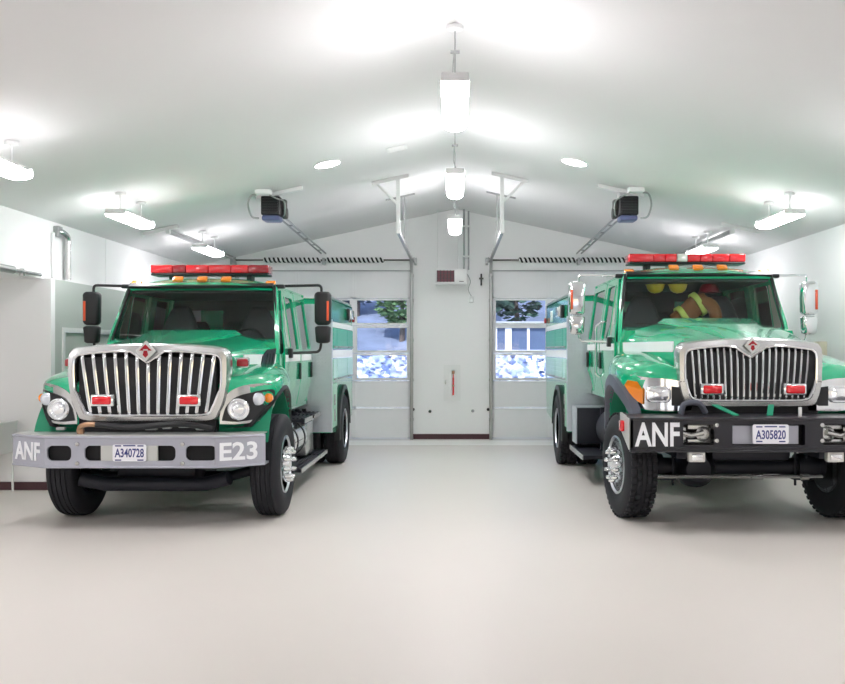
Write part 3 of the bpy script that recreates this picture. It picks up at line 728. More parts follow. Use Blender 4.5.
        text('lettering', 'ANF', .25, M['letter'], bo, on_wing(-1, 1.075), (PI / 2, 0, -aw), .80, .022, .003)
        text('lettering', 'E23', .245, M['letter'], bo, on_wing(1, 1.045), (PI / 2, 0, aw), 1.12, .022, .003)
        tx = 'A340728'
        # hoses and couplings above the bumper
        for k, xx in enumerate((-.86, -.3, -.12, .06, .22, .4, .56)):
            fb = MB(); fb.box((xx, -.70, 1.0 + .012 * (k % 3)), (.09 + .03 * (k % 2), .05, .03), .008); fb.build('cooler_fitting', M['galv'], bo)
        hp = MB(); hp.tube(smooth_curve([(-.62, -.80, .96), (-.62, -.82, 1.02), (-.56, -.82, 1.05), (-.46, -.80, 1.05)], 12), .026, 10); hp.lathe([(.036, 0), (.04, .04), (.03, .06)], (-.62, -.80, .955), 'Z', 14)
        hp.build('hose_coupling', M['copper'], bo)
        hk = MB(); hk.tube(smooth_curve([(-.47, -.80, 1.05), (-.1, -.77, 1.02), (.35, -.74, 1.05), (.7, -.72, 1.0)], 16), .03, 8); hk.build('hose', M['black'], bo)
    else:
        cx = 0; hw = 1.33; yf0 = -1.16; z0, z1 = .83, 1.14
        g = MB()
        slots = [rrect(-.67, .985, .30, .20, .02), rrect(0, .985, .70, .20, .02), rrect(.67, .985, .30, .20, .02)]
        g.plate([(-hw, z0), (hw, z0), (hw, z1), (-hw, z1)], slots, lambda u, v, d: (u, yf0 + d, v), .03)
        for s in (-1, 1): g.span((s * (hw - .03), yf0, z0), (s * (hw - .005), yf0 + .05, z1))
        for z in (z0, z1): g.box((0, yf0 + .01, z), (2 * hw, .07, .022), .008)
        g.box((0, yf0 + .005, z0 + .026), (2 * hw, .03, .012), .004)
        g.span((-hw, yf0, z1), (hw, -.62, z1 + .012)); g.span((-.5, -.75, .84), (-.4, yf0 + .05, 1.1)); g.span((.4, -.75, .84), (.5, yf0 + .05, 1.1))
        bo = g.build('front_bumper', M['black_paint'], T, ang=30)
        for s in (-1, 1):
            ep = MB(); ep.plate([(yf0 + .03, z0 + .01), (yf0 + .48, z0 + .18), (yf0 + .48, z1 + .03), (yf0 + .03, z1 + .0)], [], lambda u, v, d: (s * (hw - .012 + d), u, v), .02)
            eo2 = ep.build('bumper_end_plate', M['bumper_top'], bo, smooth=False)
            em_ = MB(); em_.box((s * (hw + .025), yf0 + .3, 1.05), (.04, .12, .11), .015); em_.build('side_marker', M['red'], eo2)
            hkk = MB()
            hkk.box((s * .79, yf0 + .14, .98), (.06, .06, .16), .02); hkk.box((s * .62, yf0 + .12, 1.055), (.26, .04, .05), .01); hkk.box((s * .62, yf0 + .12, .915), (.26, .04, .04), .01)
            hkk.tube([(s * .82, yf0 + .12, 1.0), (s * .72, yf0 + .10, .97), (s * .60, yf0 + .10, 1.0)], .03, 10)
            hkk.lathe([(.07, 0), (.075, .05), (.05, .06), (.05, .02)], (s * .6, yf0 + .14, .985), 'Y', 18, flip=-1)
            hkk.build('tow_hook', M['satin'], bo)
            fg = MB(); fg.box((s * .67, yf0 + .1, .765), (.16, .09, .10), .012); fo2 = fg.build('fog_light', M['clear_mod'], bo)
            fl2 = MB(); fl2.box((s * .67, yf0 + .052, .765), (.11, .02, .06), .008); fl2.build('fog_lens', M['lens_white'], fo2)
        dk = MB(); dk.span((-1.2, yf0 + .22, z0 + .03), (1.2, yf0 + .25, z1 - .01)); dk.build('bumper_backing', M['dark'], bo, smooth=False)
        pb = MB(); pb.span((-.335, yf0 + .04, .895), (.30, yf0 + .06, 1.07)); pb.build('plate_bracket', M['silver_paint'], bo, smooth=False)
        px = 0.01; pl_y = yf0 - .02; pz = .995
        bolts = [(x, z) for x in (-.50, .51) for z in (.93, 1.08)]
        text('lettering', 'ANF', .315, M['letter'], bo, (-1.07, yf0 - .002, .99), (PI / 2, 0, 0), .70, .024, .003)
        text('lettering', 'E81', .335, M['letter'], bo, (1.12, yf0 - .006, .985), (PI / 2, 0, 0), .60, .010) if 0 else None
        tx = 'A305820'
        for xx, dx in ((-.42, .2), (.15, -.2)):
            stp = MB(); stp.loft([[(xx + a, -.72 - .3 * t, 1.24 - .08 * t), (xx + a + .06, -.72 - .3 * t, 1.24 - .08 * t), (xx + a + .06, -.72 - .3 * t, 1.25 - .08 * t), (xx + a, -.72 - .3 * t, 1.25 - .08 * t)] for t, a in ((0, 0), (1, dx * .6))])
            stp.build('tie_down_strap', M['strap'], bo, smooth=False)
        hk = MB(); hk.tube(smooth_curve([(-.75, -.8, 1.16), (-.72, -.82, 1.26), (-.58, -.82, 1.27), (-.5, -.78, 1.17)], 14), .03, 8); hk.build('hose', M['flare_grey'], bo)
        tg = MB(); tg.box((.37, -.98, 1.19), (.03, .03, .1), .006); tg.build('bumper_pin', M['whitemetal'], bo)
    bl = MB()
    for (x, z) in bolts: bl.lathe([(.022, 0), (.02, .012), (0, .014)], (x, yf0, z), 'Y', 10, flip=-1)
    bl.build('bumper_bolts', M['satin'], bo)
    pw, ph = (.33, .165) if left else (.345, .185)
    pm = MB(); pm.plate(rrect(px, pz, pw, ph, .018), [], lambda u, v, d: (u, pl_y - d, v), .006); po = pm.build('license_plate', M['plate'], bo, smooth=False)
    text('plate_lettering', tx, .118, M['plate_ink'], po, (px, pl_y - .0065, pz - (.0 if left else .005)), (PI / 2, 0, 0), .66, .02, .0012)
    tk2 = MB()
    for (a, b, z) in ((-.14, -.08, .07), (.08, .14, .07), (-.14, -.08, -.07), (.08, .14, -.07), (-.06, .06, .072)):
        tk2.span((px + a, pl_y - .0085, pz + z - .006), (px + b, pl_y - .006, pz + z + .006))
    tk2.build('plate_band', M['plate_ink'], po, smooth=False)
    # the sheet metal of the nose is set back a little from the bumper
    def set_back(o):
        for v in o.data.vertices: v.co.y += .11 * min(1, max(0, (.3 - v.co.y) / .8))
        for c in o.children: set_back(c)
    for o in list(T.children):
        if o.name.split('.')[0] in ('hood', 'fender', 'grille_surround', 'marker_light'): set_back(o)
    return T
# ------------------------------------------------------------------ the room
YB, YN = 17.9, -5.0; XR, XL, XLL = 5.25, -5.3, -5.2; RIDGE, SL = 4.65, .219; XA = -8.2; YA = 11.4; ZA = 2.72
def zc(x): return RIDGE - SL * abs(x)
DOORS = [(-2.63, 1.74), (2.48, 1.74)]; DH = 3.40

# floor material: warm polished concrete with a faint mottling
fm = mat('polished_concrete', rgb(224, 218, 211), 0.42, 0.0, 0.0, 0.02, 0.9, spec=0.35)
g = MB(); g.span((XA - .2, YN, -.2), (XR + .2, YB + .3, 0)); f = struct(g.build('floor', fm, smooth=False))
floor_strip = mat('pale_floor_strip', rgb(253, 250, 246), 0.35, noise_amt=.02)
g = MB(); g.span((-4.6, 16.75, 0), (4.5, 17.6, .004)); struct(g.build('trim_1', floor_strip, smooth=False))  # strip before the back doors, paler than the floor around it

# ceiling: two slopes, each with thickness
g = MB()
for s, xe in ((-1, XL - .25), (1, XR + .25)):
    g.loft([[(0, y, RIDGE), (xe, y, zc(xe)), (xe, y, zc(xe) + .15), (0, y, RIDGE + .15)] for y in (YN - .2, YB + .3)])
struct(g.build('ceiling', M['ceil'], smooth=False))
# back wall with the two door openings
outer = [(XL - .25, 0), (DOORS[0][0] - 1.74, 0), (DOORS[0][0] - 1.74, DH), (DOORS[0][0] + 1.74, DH), (DOORS[0][0] + 1.74, 0), (DOORS[1][0] - 1.74, 0), (DOORS[1][0] - 1.74, DH), (DOORS[1][0] + 1.74, DH), (DOORS[1][0] + 1.74, 0), (XR + .25, 0), (XR + .25, zc(XR + .25)), (0, RIDGE), (XL - .25, zc(XL - .25))]
g = MB(); g.plate(outer, [], lambda u, v, d: (u, YB + d, v), .2); struct(g.build('wall_back', M['wall'], smooth=False))
g = MB(); g.span((XR, YN, 0), (XR + .2, YB, zc(XR))); struct(g.build('wall_right', M['wall'], smooth=False))
g = MB(); g.span((XL - .2, YN, ZA), (XL, YB, zc(XL))); struct(g.build('wall_left', M['wall'], smooth=False))
g = MB(); g.plate([(XA - .2, 0)] + [q for cx, hw in DOORS for q in ((cx - hw, 0), (cx - hw, 2.1), (cx + hw, 2.1), (cx + hw, 0))] + [(XR + .2, 0), (XR + .2, zc(XR)), (0, RIDGE), (XL, zc(XL)), (XL, ZA), (XA - .2, ZA)], [], lambda u, v, d: (u, YN - d, v), .2); struct(g.build('wall_front', M['wall'], smooth=False))
# partition room at the left: face towards the camera, side wall with a double door, alcove beside it
g = MB(); g.span((XA, YA, 0), (XLL, YA + .12, ZA)); struct(g.build('wall_partition', M['wall'], smooth=False))
DY0, DY1, DZ = 11.72, 13.45, 2.10
g = MB(); g.plate([(YA + .12, 0), (DY0, 0), (DY0, DZ), (DY1, DZ), (DY1, 0), (YB, 0), (YB, ZA), (YA + .12, ZA)], [], lambda u, v, d: (XLL - d, u, v), .12)
struct(g.build('wall_partition_side', M['lowwall'], smooth=False))
g = MB(); g.span((XA, YN, ZA), (XL - .2, YA + .12, ZA + .12)); g.span((XL - .2, YA, ZA - .0), (XLL, YB, ZA + .004)); struct(g.build('ceiling_alcove', M['wall'], smooth=False))
g = MB(); g.span((XA - .2, YN, 0), (XA, YA + .12, ZA)); struct(g.build('wall_alcove', M['wall'], smooth=False))
# baseboards
for nm, a, b in (('baseboard_back', (-.86, YB - .02, 0), (.70, YB, .105)), ('baseboard_partition', (XA, YA - .02, 0), (XLL + .015, YA, .105)), ('baseboard_left', (XLL, YA, 0), (XLL + .015, DY0 - .08, .105)), ('baseboard_left_rear', (XLL, DY1 + .08, 0), (XLL + .015, YB, .105)), ('baseboard_right', (XR - .02, YN, 0), (XR, YB, .105))):
    g = MB(); g.span(a, b, .004); struct(g.build(nm, M['base'], smooth=False))
# double door in the partition side
g = MB()
g.span((XLL - .1, DY0, 0), (XLL + .02, DY0 + .06, DZ - .06)); g.span((XLL - .1, DY1 - .06, 0), (XLL + .02, DY1, DZ)); g.span((XLL - .1, DY0, DZ - .06), (XLL + .02, DY1, DZ))
df = struct(g.build('door_3', M['whitemetal'], smooth=False))
for a, b, hy in ((DY0 + .065, (DY0 + DY1) / 2 - .005, DY0 + .068), ((DY0 + DY1) / 2 + .005, DY1 - .065, DY1 - .075)):
    g = MB(); g.span((XLL - .06, a, .01), (XLL - .015, b, DZ - .065), .004); lf = g.build('door_leaf', M['lowwall'], df, smooth=False)
    for z in (.25, 1.05, 1.85): 
        q = MB(); q.span((XLL - .02, hy, z - .06), (XLL + .005, hy + .012, z + .06), .003); q.build('hinge', M['satin'], lf, smooth=False)
    kn = MB(); yk = b - .07 if hy < 12.4 else a + .07
    kn.tube(bend([(XLL - .02, yk, 1.0), (XLL + .05, yk, 1.0), (XLL + .05, yk - .1 if hy < 12.4 else yk + .1, 1.0)], .02), .012, 8); kn.build('door_handle', M['satin'], lf)

# ------------------------------------------------------------------ overhead doors
SEC = [0, .63, 1.18, 1.735, 2.29, 2.845, DH]
for n, (cx, hw) in enumerate(DOORS):
    x0, x1 = cx - hw, cx + hw; yd = YB - .005
    fr = MB()
    for s in (-1, 1): fr.span((cx + s * hw - .012, yd - .02, 0), (cx + s * hw + .012, yd, DH), .003)
    fr.span((x0, yd - .02, DH - .012), (x1, yd, DH + .012), .003)
    D = struct(fr.build('door_%d' % (n + 1), M['joint'], smooth=False))
    W3 = (2 * hw - .02) / 3
    for k in range(6):
        z0, z1 = SEC[k] + (.012 if k == 0 else .004), SEC[k + 1] - .004; glazed = k in (2, 3, 4)
        outl = [(x0 + .01, z0), (x1 - .01, z0), (x1 - .01, z1), (x0 + .01, z1)]
        holes = []
        if glazed:
            for j in range(3):
                a = x0 + .01 + W3 * j; holes.append([(a + .07, z0 + .045), (a + W3 - .07, z0 + .045), (a + W3 - .07, z1 - .035), (a + .07, z1 - .035)])
        p = MB(); p.plate(outl, holes, lambda u, v, d: (u, yd + .02 + d, v), .05)
        if not glazed:
            for j in range(3):
                a = x0 + .01 + W3 * j
                for (aa, bb) in ((a + .005, a + .05), (a + W3 - .05, a + W3 - .005)): p.span((aa, yd + .008, z0), (bb, yd + .021, z1), .002)
            p.span((x0 + .01, yd + .008, z0), (x1 - .01, yd + .021, z0 + .03), .002); p.span((x0 + .01, yd + .008, z1 - .03), (x1 - .01, yd + .021, z1), .002)
        so = p.build('door_section', M['doorpanel'], D, smooth=False)
        for h in holes:
            q = MB(); q.span((h[0][0], yd + .04, h[0][1]), (h[2][0], yd + .05, h[2][1])); q.build('window_pane', M['pane'], so, smooth=False)
            b = MB(); 
            for (aa, bb, cc, dd) in ((h[0][0] - .015, h[0][1] - .012, h[2][0] + .015, h[0][1] + .006), (h[0][0] - .015, h[2][1] - .006, h[2][0] + .015, h[2][1] + .012), (h[0][0] - .015, h[0][1], h[0][0] + .006, h[2][1]), (h[2][0] - .006, h[0][1], h[2][0] + .015, h[2][1])):
                b.span((aa, yd + .008, bb), (cc, yd + .022, dd), .003)
            b.build('window_bead', M['whitemetal'], so, smooth=False)
    # torsion shaft with striped spring
    side = 'left' if n == 0 else 'right'
    zsft, ys = 3.60, YB - .17
    T = thing('torsion_spring', (cx, ys, zsft), 'black coiled torsion spring on a steel shaft above the %s overhead door' % side, 'spring', 'springs over the doors')
    a = MB(); a.tube([(-hw - .12, 0, 0), (hw + .12, 0, 0)], .016, 10); a.build('shaft', M['steel_dark'], T)
    for s in (-1, 1):
        dr = MB(); dr.lathe([(.03, -.03), (.062, -.03), (.062, -.02), (.05, -.015), (.05, .015), (.062, .02), (.062, .03), (.03, .03)], (s * (hw + .05), 0, 0), 'X', 20)
        dr.build('cable_drum', M['galv'], T)
    for s, (u0, u1) in ((-1, (-1.2, -.06)), (1, (.06, 1.2))):
        sl = MB(); sl.tube([(u0, 0, 0), (u1, 0, 0)], .036, 12); so = sl.build('spring_core', M['whitemetal'], T)
        hx = MB(); P = []; turns = 13
        for k in range(turns * 12 + 1):
            a_ = 2 * PI * k / 12; P.append((u0 + (u1 - u0) * k / (turns * 12), .036 * math.cos(a_), .036 * math.sin(a_)))
        hx.tube(P, .021, 6); hx.build('coil', M['spring'], so)
    for xx in (0, -hw - .1, hw + .1):
        bp = MB(); bp.span((xx - .025, -.03, -.09), (xx + .025, .165, .045), .005); bp.build('anchor_bracket', M['galv'], T)
    # tracks: vertical run, curve, horizontal run to the hanger
    for s in (-1, 1):
        xt = cx + s * (hw + .02); inner = (s > 0) == (n == 0)
        lab = ('galvanised door track beside the %s overhead door, on the side next to the middle wall' if inner else 'galvanised door track of the %s overhead door, on the outer side above the engine') % side
        K = thing('door_track', (xt, YB - .1, 0), lab, 'door track', 'overhead door tracks')
        v = MB(); v.span((-.03, -.03, 0.0), (.03, -.018, 3.26)); v.span((-.03, -.03, 0.0), (-.022, .03, 3.26)); v.span((.022, -.03, 0), (.03, .03, 3.26))
        v.build('vertical_track', M['galv'], K, smooth=False)
        brk = MB()
        for z in (.4, 1.2, 2.0, 2.8, 3.3): brk.span((-.035, -.02, z - .03), (.035, .095, z + .03), .004)
        brk.build('track_bracket', M['galv'], K, smooth=False)
        cv = MB(); cp = []
        for k in range(9):
            a_ = PI / 2 * k / 8; cp.append((0, -.34 * (1 - math.cos(a_)), 3.26 + .34 * math.sin(a_)))
        rr = [[(-.03, p[1], p[2]), (.03, p[1], p[2]), (.03, p[1] + .012, p[2] + .012), (-.03, p[1] + .012, p[2] + .012)] for p in cp]
        cv.loft(rr); cv.build('curved_track', M['galv'], K, ang=60)
        h = MB(); y1 = -4.25
        h.loft([[(-.025, y, 3.59), (.025, y, 3.59), (.025, y, 3.645), (-.025, y, 3.645)] for y in (-.34, y1)])
        for k in range(8): h.span((-.03, -.5 - k * .48, 3.605), (.03, -.46 - k * .48, 3.63))
        h.build('horizontal_track', M['galv'], K, smooth=False)
        # white hanger: post to the ceiling, top strut along the slope, diagonal brace
        top = zc(xt) - .02; sgn = -1 if n == 0 else 1
        hg = MB(); hg.span((-.03, y1 - .02, 3.58), (.03, y1 + .04, top - .02), .004)
        inn = 1 if xt < 0 else -1     # towards the ridge
        u0, u1 = (-.40, .14) if s * 1 > 0 or True else (0, 0)
        a0 = -inn * .40; a1 = inn * .16
        hg.loft([[(x, y1 - .02, zc(xt + x) - .055), (x, y1 + .06, zc(xt + x) - .055), (x, y1 + .06, zc(xt + x) - .004), (x, y1 - .02, zc(xt + x) - .004)] for x in (a0, a1)])
        if top - 3.65 > .35:
            hg.tube([(-inn * .33, y1 + .02, zc(xt - inn * .33) - .04), (0, y1 + .02, top - .42)], .02, 6)
            # second, thinner hanger further back
        hg.build('track_hanger', M['whitemetal'], K, smooth=False)
        if inner:
            h2 = MB(); y2 = -2.6
            h2.loft([[(x, y2, zc(xt + x) - .03), (x, y2 + .04, zc(xt + x) - .03), (x, y2 + .04, zc(xt + x) - .004), (x, y2, zc(xt + x) - .004)] for x in (-inn * .32, inn * .18)])
            h2.span((-.012, y2, 3.645), (.012, y2 + .03, zc(xt) - .02)); h2.build('rear_hanger', M['galv'], K, smooth=False)
    # motor operator with rail
    sg = -1 if n == 0 else 1; xm = cx + .0; ym = 12.75
    O = thing('door_opener', (xm, ym, 3.80), 'black overhead door opener with slanting rail hung under the ceiling above the %s engine' % side, 'door opener', 'door openers under the ceiling')
    r = MB()
    for xx in (-.045, .045): r.tube([(xx, .15, .02), (xx, YB - .2 - ym, -.07)], .016, 8)
    for k in range(6): r.span((-.045, .7 + k * .75, .0 - k * .014), (.045, .73 + k * .75, .02 - k * .014))
    r.build('rail', M['galv'], O)
    b = MB(); b.box((0, 0, .06), (.27, .30, .27), .02); bo = b.build('motor_housing', M['black'], O)
    b2 = MB(); b2.box((.0, 0, -.115), (.255, .285, .08), .03); b2.build('lower_cover', M['motor_blue'], bo)
    fn = MB()
    for k in range(6): fn.span((-.11, -.165, -.04 + k * .038), (.11, -.145, -.022 + k * .038), .003)
    fn.build('cooling_fin', M['black'], bo, smooth=False)
    sp = MB(); sp.lathe([(.0, -.03), (.08, -.03), (.085, 0), (.08, .03), (0, .03)], (-sg * .17, .1, -.02), 'X', 18); sp.box((-sg * .16, .05, .1), (.08, .12, .14), .02); sp.build('sprocket', M['steel_dark'], O)
    br = MB(); zz = zc(xm) - 3.80
    br.loft([[(x, -.02, zc(xm + x) - 3.80 - .06), (x, .06, zc(xm + x) - 3.80 - .06), (x, .06, zc(xm + x) - 3.80 - .006), (x, -.02, zc(xm + x) - 3.80 - .006)] for x in (-.33 + sg * -.1, .33 + sg * -.1)])
    for xx in (-.12, .12): br.span((xx - .02, -.01, .185), (xx + .02, .05, zz - .03 - SL * 0.1), .003)
    br.build('ceiling_strut', M['whitemetal'], O, smooth=False)
    jb = MB(); jx = sg * .06; jb.box((jx, -.3, zc(xm + jx) - 3.80 - .045), (.22, .16, .07), .01); jbo = jb.build('junction_box', M['whitemetal'], O)
    cd = MB(); zj = zc(xm + jx) - 3.80 - .08
    cd.tube(smooth_curve([(jx + sg * .1, -.3, zj), (sg * .24, -.3, zj - .02), (sg * .29, -.25, .05), (sg * .26, -.15, -.1), (sg * .17, -.1, -.12)], 18), .014, 8)
    cd.tube(smooth_curve([(jx - sg * .08, -.3, zj), (-sg * .12, -.28, zj - .05), (-sg * .21, -.2, .1), (-sg * .2, -.1, -.05), (-sg * .17, -.05, -.08)], 14), .010, 8)
    cd.build('flexible_conduit', M['galv'], jbo)

# ------------------------------------------------------------------ lamps
def strip_shape(bw, length, h):
    """wrap-round diffuser: rounded trough of given width, length along y"""
    g = MB(); sec = []
    for k in range(13):
        a = PI * k / 12; sec.append((-math.cos(a) * bw / 2, -math.sin(a) ** .6 * h))
    sec += [(bw * .46, .022), (-bw * .46, .022)]
    g.loft([[(x, y, z) for x, z in sec] for y in (-length / 2, length / 2)]); return g
def strip_lamp(loc, ceil, label, group, pend):
    T = thing('pendant_lamp' if pend else 'strip_lamp', loc, label, 'lamp', group)
    ln = 1.16 if pend else 1.02; x0 = loc[0]; W = .22 if pend else .26; hh = .11 if pend else .055
    d = strip_shape(W, ln, hh); do = d.build('diffuser', M['lamp_side' if (not pend and abs(x0) < 5) else 'lamp'], T, ang=35)
    h = MB(); q_ = .40 if pend else .44
    h.loft([[(-W * q_, y, .02), (W * q_, y, .02), (W * .33, y, .06), (-W * .33, y, .06)] for y in (-ln / 2 + .01, ln / 2 - .01)]); h.build('housing', M['whitemetal'], T, smooth=False)
    for y in (-ln / 2 - .008, ln / 2 + .002):
        e = MB(); e.loft([[(x, yy, z) for x, z in [(-W * .5, -.01), (W * .5, -.01), (W * .47, .055), (-W * .47, .055)]] for yy in (y, y + .006)])
        e.build('end_cap', M['whitemetal'], T, smooth=False)
    r = MB(); cz = ceil - loc[2]
    if pend:
        yr = .42
        r.tube([(0, yr, .05), (0, yr, cz - .02)], .007, 6); r.span((-.04, yr - .012, cz * .68), (.04, yr + .012, cz * .68 + .025)); r.build('suspension_rod', M['galv'], T)
        c = MB(); c.lathe([(.075, 0), (.07, -.03), (.02, -.045), (0, -.045)], (0, yr, cz - .015), 'Z', 18); c.build('ceiling_canopy', M['whitemetal'], T)
        cb = MB(); cb.tube(smooth_curve([(-.005, yr - .01, cz * .7), (-.018, yr - .02, cz * .45), (.02, yr - .02, cz * .3), (.03, yr - .02, .12), (0.01, yr - .02, .05)], 18), .006, 6); cb.build('power_cord', M['galv'], T)
    else:
        for y in (-ln / 2 + .15, ln / 2 - .15):
            r = MB(); r.tube([(0, y, .05), (0, y, cz - .01)], .010, 6); r.build('suspension_rod', M['whitemetal'], T)
            c = MB(); c.lathe([(.065, 0), (.06, -.03), (0, -.035)], (0, y, cz + .0), 'Z', 16); c.build('ceiling_canopy', M['whitemetal'], T)
for i, (yf, lab) in enumerate(((7.95, 'white pendant strip lamp on a long rod, largest of the middle row'), (11.5, 'white pendant strip lamp in the middle row, second from the camera'), (15.1, 'white pendant strip lamp closest to the back wall, above the heater'))):
    strip_lamp((.0, yf - .61, 3.86), RIDGE, lab, 'pendant lamps along the ridge', True)
for s, nm in ((-1, 'left'), (1, 'right')):
    for yf, w in ((8.4, 'cut by the %s edge of the photo' if s < 0 else 'just past the %s edge of the photo'), (11.8, 'middle one of the %s row, above the front of the engine'), (15.35, 'farthest of the %s row, low above the engine roof'), (4.8, 'first past the photo on the %s side of the camera')):
        strip_lamp((s * 4.13, yf - .51, 3.465), zc(4.13) - .005, 'white ceiling strip lamp, ' + w % nm, 'strip lamps along the %s slope' % nm, False)
for yf, lab in ((5.0, 'unseen strip lamp added to brighten the alcove, beside the camera'),):
    strip_lamp((-6.8, yf - .51, ZA - .13), ZA - .005, lab, 'added alcove fill lamps', False)  # out-of-view lamp, added to brighten the alcove wall
for x, nm in ((-1.70, 'left'), (1.59, 'right')):
    T = thing('round_ceiling_light', (x, 11.8, zc(x)), 'round flush ceiling light on the %s roof slope, beside the middle pendant lamp' % nm, 'lamp', 'round ceiling lights')
    tilt = math.atan(SL) * (1 if x > 0 else -1)
    T.rotation_euler = (0, tilt, 0)
    a = MB(); a.lathe([(.17, -.003), (.165, -.010), (.0, -.012)], (0, 0, 0), 'Z', 32); a.build('diffuser', M['disc'], T)
    b = MB(); b.lathe([(.168, 0), (.19, 0), (.188, -.006), (.172, -.009), (.168, -.009)], (0, 0, 0), 'Z', 32); b.build('trim_ring', M['whitemetal'], T)
x = -.77; T = thing('ceiling_vent', (x, 11.75, zc(x)), 'small pale flat vent plate on the ceiling left of the pendant lamps', 'vent'); T.rotation_euler = (0, -math.atan(SL), 0)
a = MB(); a.box((0, 0, -.012), (.27, .2, .02), .004); po = a.build('plate', M['whitemetal'], T)
b = MB()
for k in range(5): b.span((-.11, -.075 + k * .034, -.028), (.11, -.06 + k * .034, -.02))
b.build('louvre', M['whitemetal'], po, smooth=False)

# ------------------------------------------------------------------ things on the back wall
T = thing('unit_heater', (-.08, 17.3, 3.10), 'white hanging unit heater with dark red grille high on the back wall', 'heater')
a = MB(); a.box((0, .18, .135), (.62, .42, .29), .015); bo = a.build('casing', M['whitemetal'], T)
b = MB(); b.span((-.27, -.045, .03), (.06, -.02, .25), .004); go = b.build('grille', M['helmet_r'] if 0 else mat('dark_red_grille', rgb(92, 44, 52), .45, .3, noise_amt=.35, nscale=14), bo, smooth=False)
b = MB()
for k in range(6): b.span((-.275 + k * .066, -.055, .025), (-.262 + k * .066, -.043, .255))
for z in (.085, .135, .19): b.span((-.27, -.052, z), (.06, -.044, z + .01))
b.build('grille_bar', M['black'], go, smooth=False)
b = MB(); b.span((.16, -.04, .03), (.25, -.028, .045)); b.build('name_strip', M['steel_dark'], bo, smooth=False)
b = MB()
for xx in (-.26, .14): b.tube([(xx, .15, .28), (xx, .15, zc(xx - .08) - 3.10 - .01)], .009, 6)
b.build('hanger_rod', M['whitemetal'], T)
T = thing('flue_pipe', (.26, 17.62, 3.36), 'pair of thin white pipes rising from the heater to the ceiling', 'pipe')
a = MB(); a.tube([(-.08, 0, .04), (-.08, 0, zc(.2) - 3.37)], .02, 8); a.tube([(.01, 0.05, .04), (.01, .05, zc(.32) - 3.37)], .018, 8); a.build('pipe_run', M['galv'], T)
b = MB(); 
for z in (.3, .9): b.box((-.03, .12, z), (.16, .32, .03), .005)
b.build('pipe_clamp', M['whitemetal'], T)
T = thing('outlet_box', (.33, YB, 2.82), 'small white outlet box with grey cord on the back wall below the heater', 'outlet')
a = MB(); a.box((0, -.03, 0), (.09, .06, .13), .01); a.build('box', M['whitemetal'], T)
b = MB(); b.tube(smooth_curve([(-.0, -.05, .06), (-.06, -.06, .2), (-.02, -.06, .36), (-.08, -.1, .5)], 14), .008, 6); b.build('cord', M['galv'], T)
T = thing('wall_sensor', (.53, YB, 3.22), 'slim black bracket on the back wall right of the heater', 'bracket')
a = MB(); a.box((0, -.02, 0), (.035, .04, .24), .008); a.build('bar', M['black'], T)
b = MB(); b.box((0, -.05, .02), (.09, .03, .035), .006); b.build('crosspiece', M['steel_dark'], T)
T = thing('extinguisher_cabinet', (-.06, YB, .78), 'white recessed extinguisher cabinet with a red slit window on the back wall', 'cabinet')
a = MB(); a.plate([(-.17, 0), (.17, 0), (.17, .72), (-.17, .72)], [[(-.02, .10), (.07, .10), (.07, .61), (-.02, .61)]], lambda u, v, d: (u, -.045 + d, v), .043); co = a.build('door_frame', M['whitemetal'], T, smooth=False)
b = MB(); b.tube([(.025, -.018, .11), (.025, -.018, .45), (.025, -.018, .47), (.025, -.018, .53)], [.017, .017, .010, .009], 12); b.build('red_cylinder', M['red'], T)
b = MB(); b.box((.025, -.018, .565), (.05, .02, .06), .006); b.box((.025, -.036, .30), (.05, .006, .03), .002); b.build('valve', M['copper'], T)
b = MB(); b.span((-.14, -.055, .33), (-.12, -.045, .42), .003); b.build('pull_handle', M['satin'], co, smooth=False)
for i, (x, z, mm, lab) in enumerate(((-.845, .60, 'black', 'small black door sensor low on the wall beside the left overhead door'), (-.505, .56, 'black', 'small black round plug low on the back wall left of the cabinet'), (.36, .57, 'joint', 'small grey round plug low on the back wall right of the cabinet'), (.67, .60, 'black', 'small black door sensor low on the wall beside the right overhead door'))):
    g = MB(); g.lathe([(.032, 0), (.03, -.03), (.015, -.045), (0, -.045)], (0, 0, 0), 'Y', 14); o = g.build('wall_sensor' if x in (-.845, .67) else 'wall_plug', M[mm], loc=(x, YB, z)); tag(o, lab, 'sensor' if x in (-.845, .67) else 'plug')

# left wall pipes, header pipe, sink; right wall control box
T = thing('vent_pipe', (XL, 11.85, 2.75), 'silver vent pipe bent into the left wall just under the eave', 'pipe')
a = MB(); a.tube(bend([(.07, .12, -.0), (.07, .12, .58), (.07, -.08, .62), (.0, -.1, .62)], .08), .042, 14); a.build('pipe_run', M['satin'], T)
b = MB(); b.box((.035, -.1, .62), (.07, .14, .14), .01); b.build('wall_box', M['galv'], T)
g = MB(); g.tube([(0, 0, 0), (0, 0, .60)], .022, 10); o = g.build('white_conduit', M['whitemetal'], loc=(XL + .03, 11.62, 2.74)); tag(o, 'thin white conduit on the left wall beside the silver vent pipe', 'pipe')
T = thing('exhaust_pipe', (XL + .06, 8.5, 2.72), 'silver pipe with a coupling along the lower edge of the left wall', 'pipe')
a = MB(); a.tube([(0, 0, .03), (0, 2.7, .03)], .022, 10); a.build('pipe_run', M['satin'], T)
b = MB(); b.tube([(0, 1.55, .03), (0, 2.0, .03)], .045, 14); b.build('coupling', M['galv'], T)
b = MB()
for y in (.5, 2.3): b.box((-.04, y, .03), (.06, .04, .09), .006)
b.build('wall_clip', M['satin'], T)
T = thing('utility_sink', (-6.15, 11.05, 0), 'white freestanding tub on thin legs at the left edge, behind the bumper', 'sink')
a = MB(); 
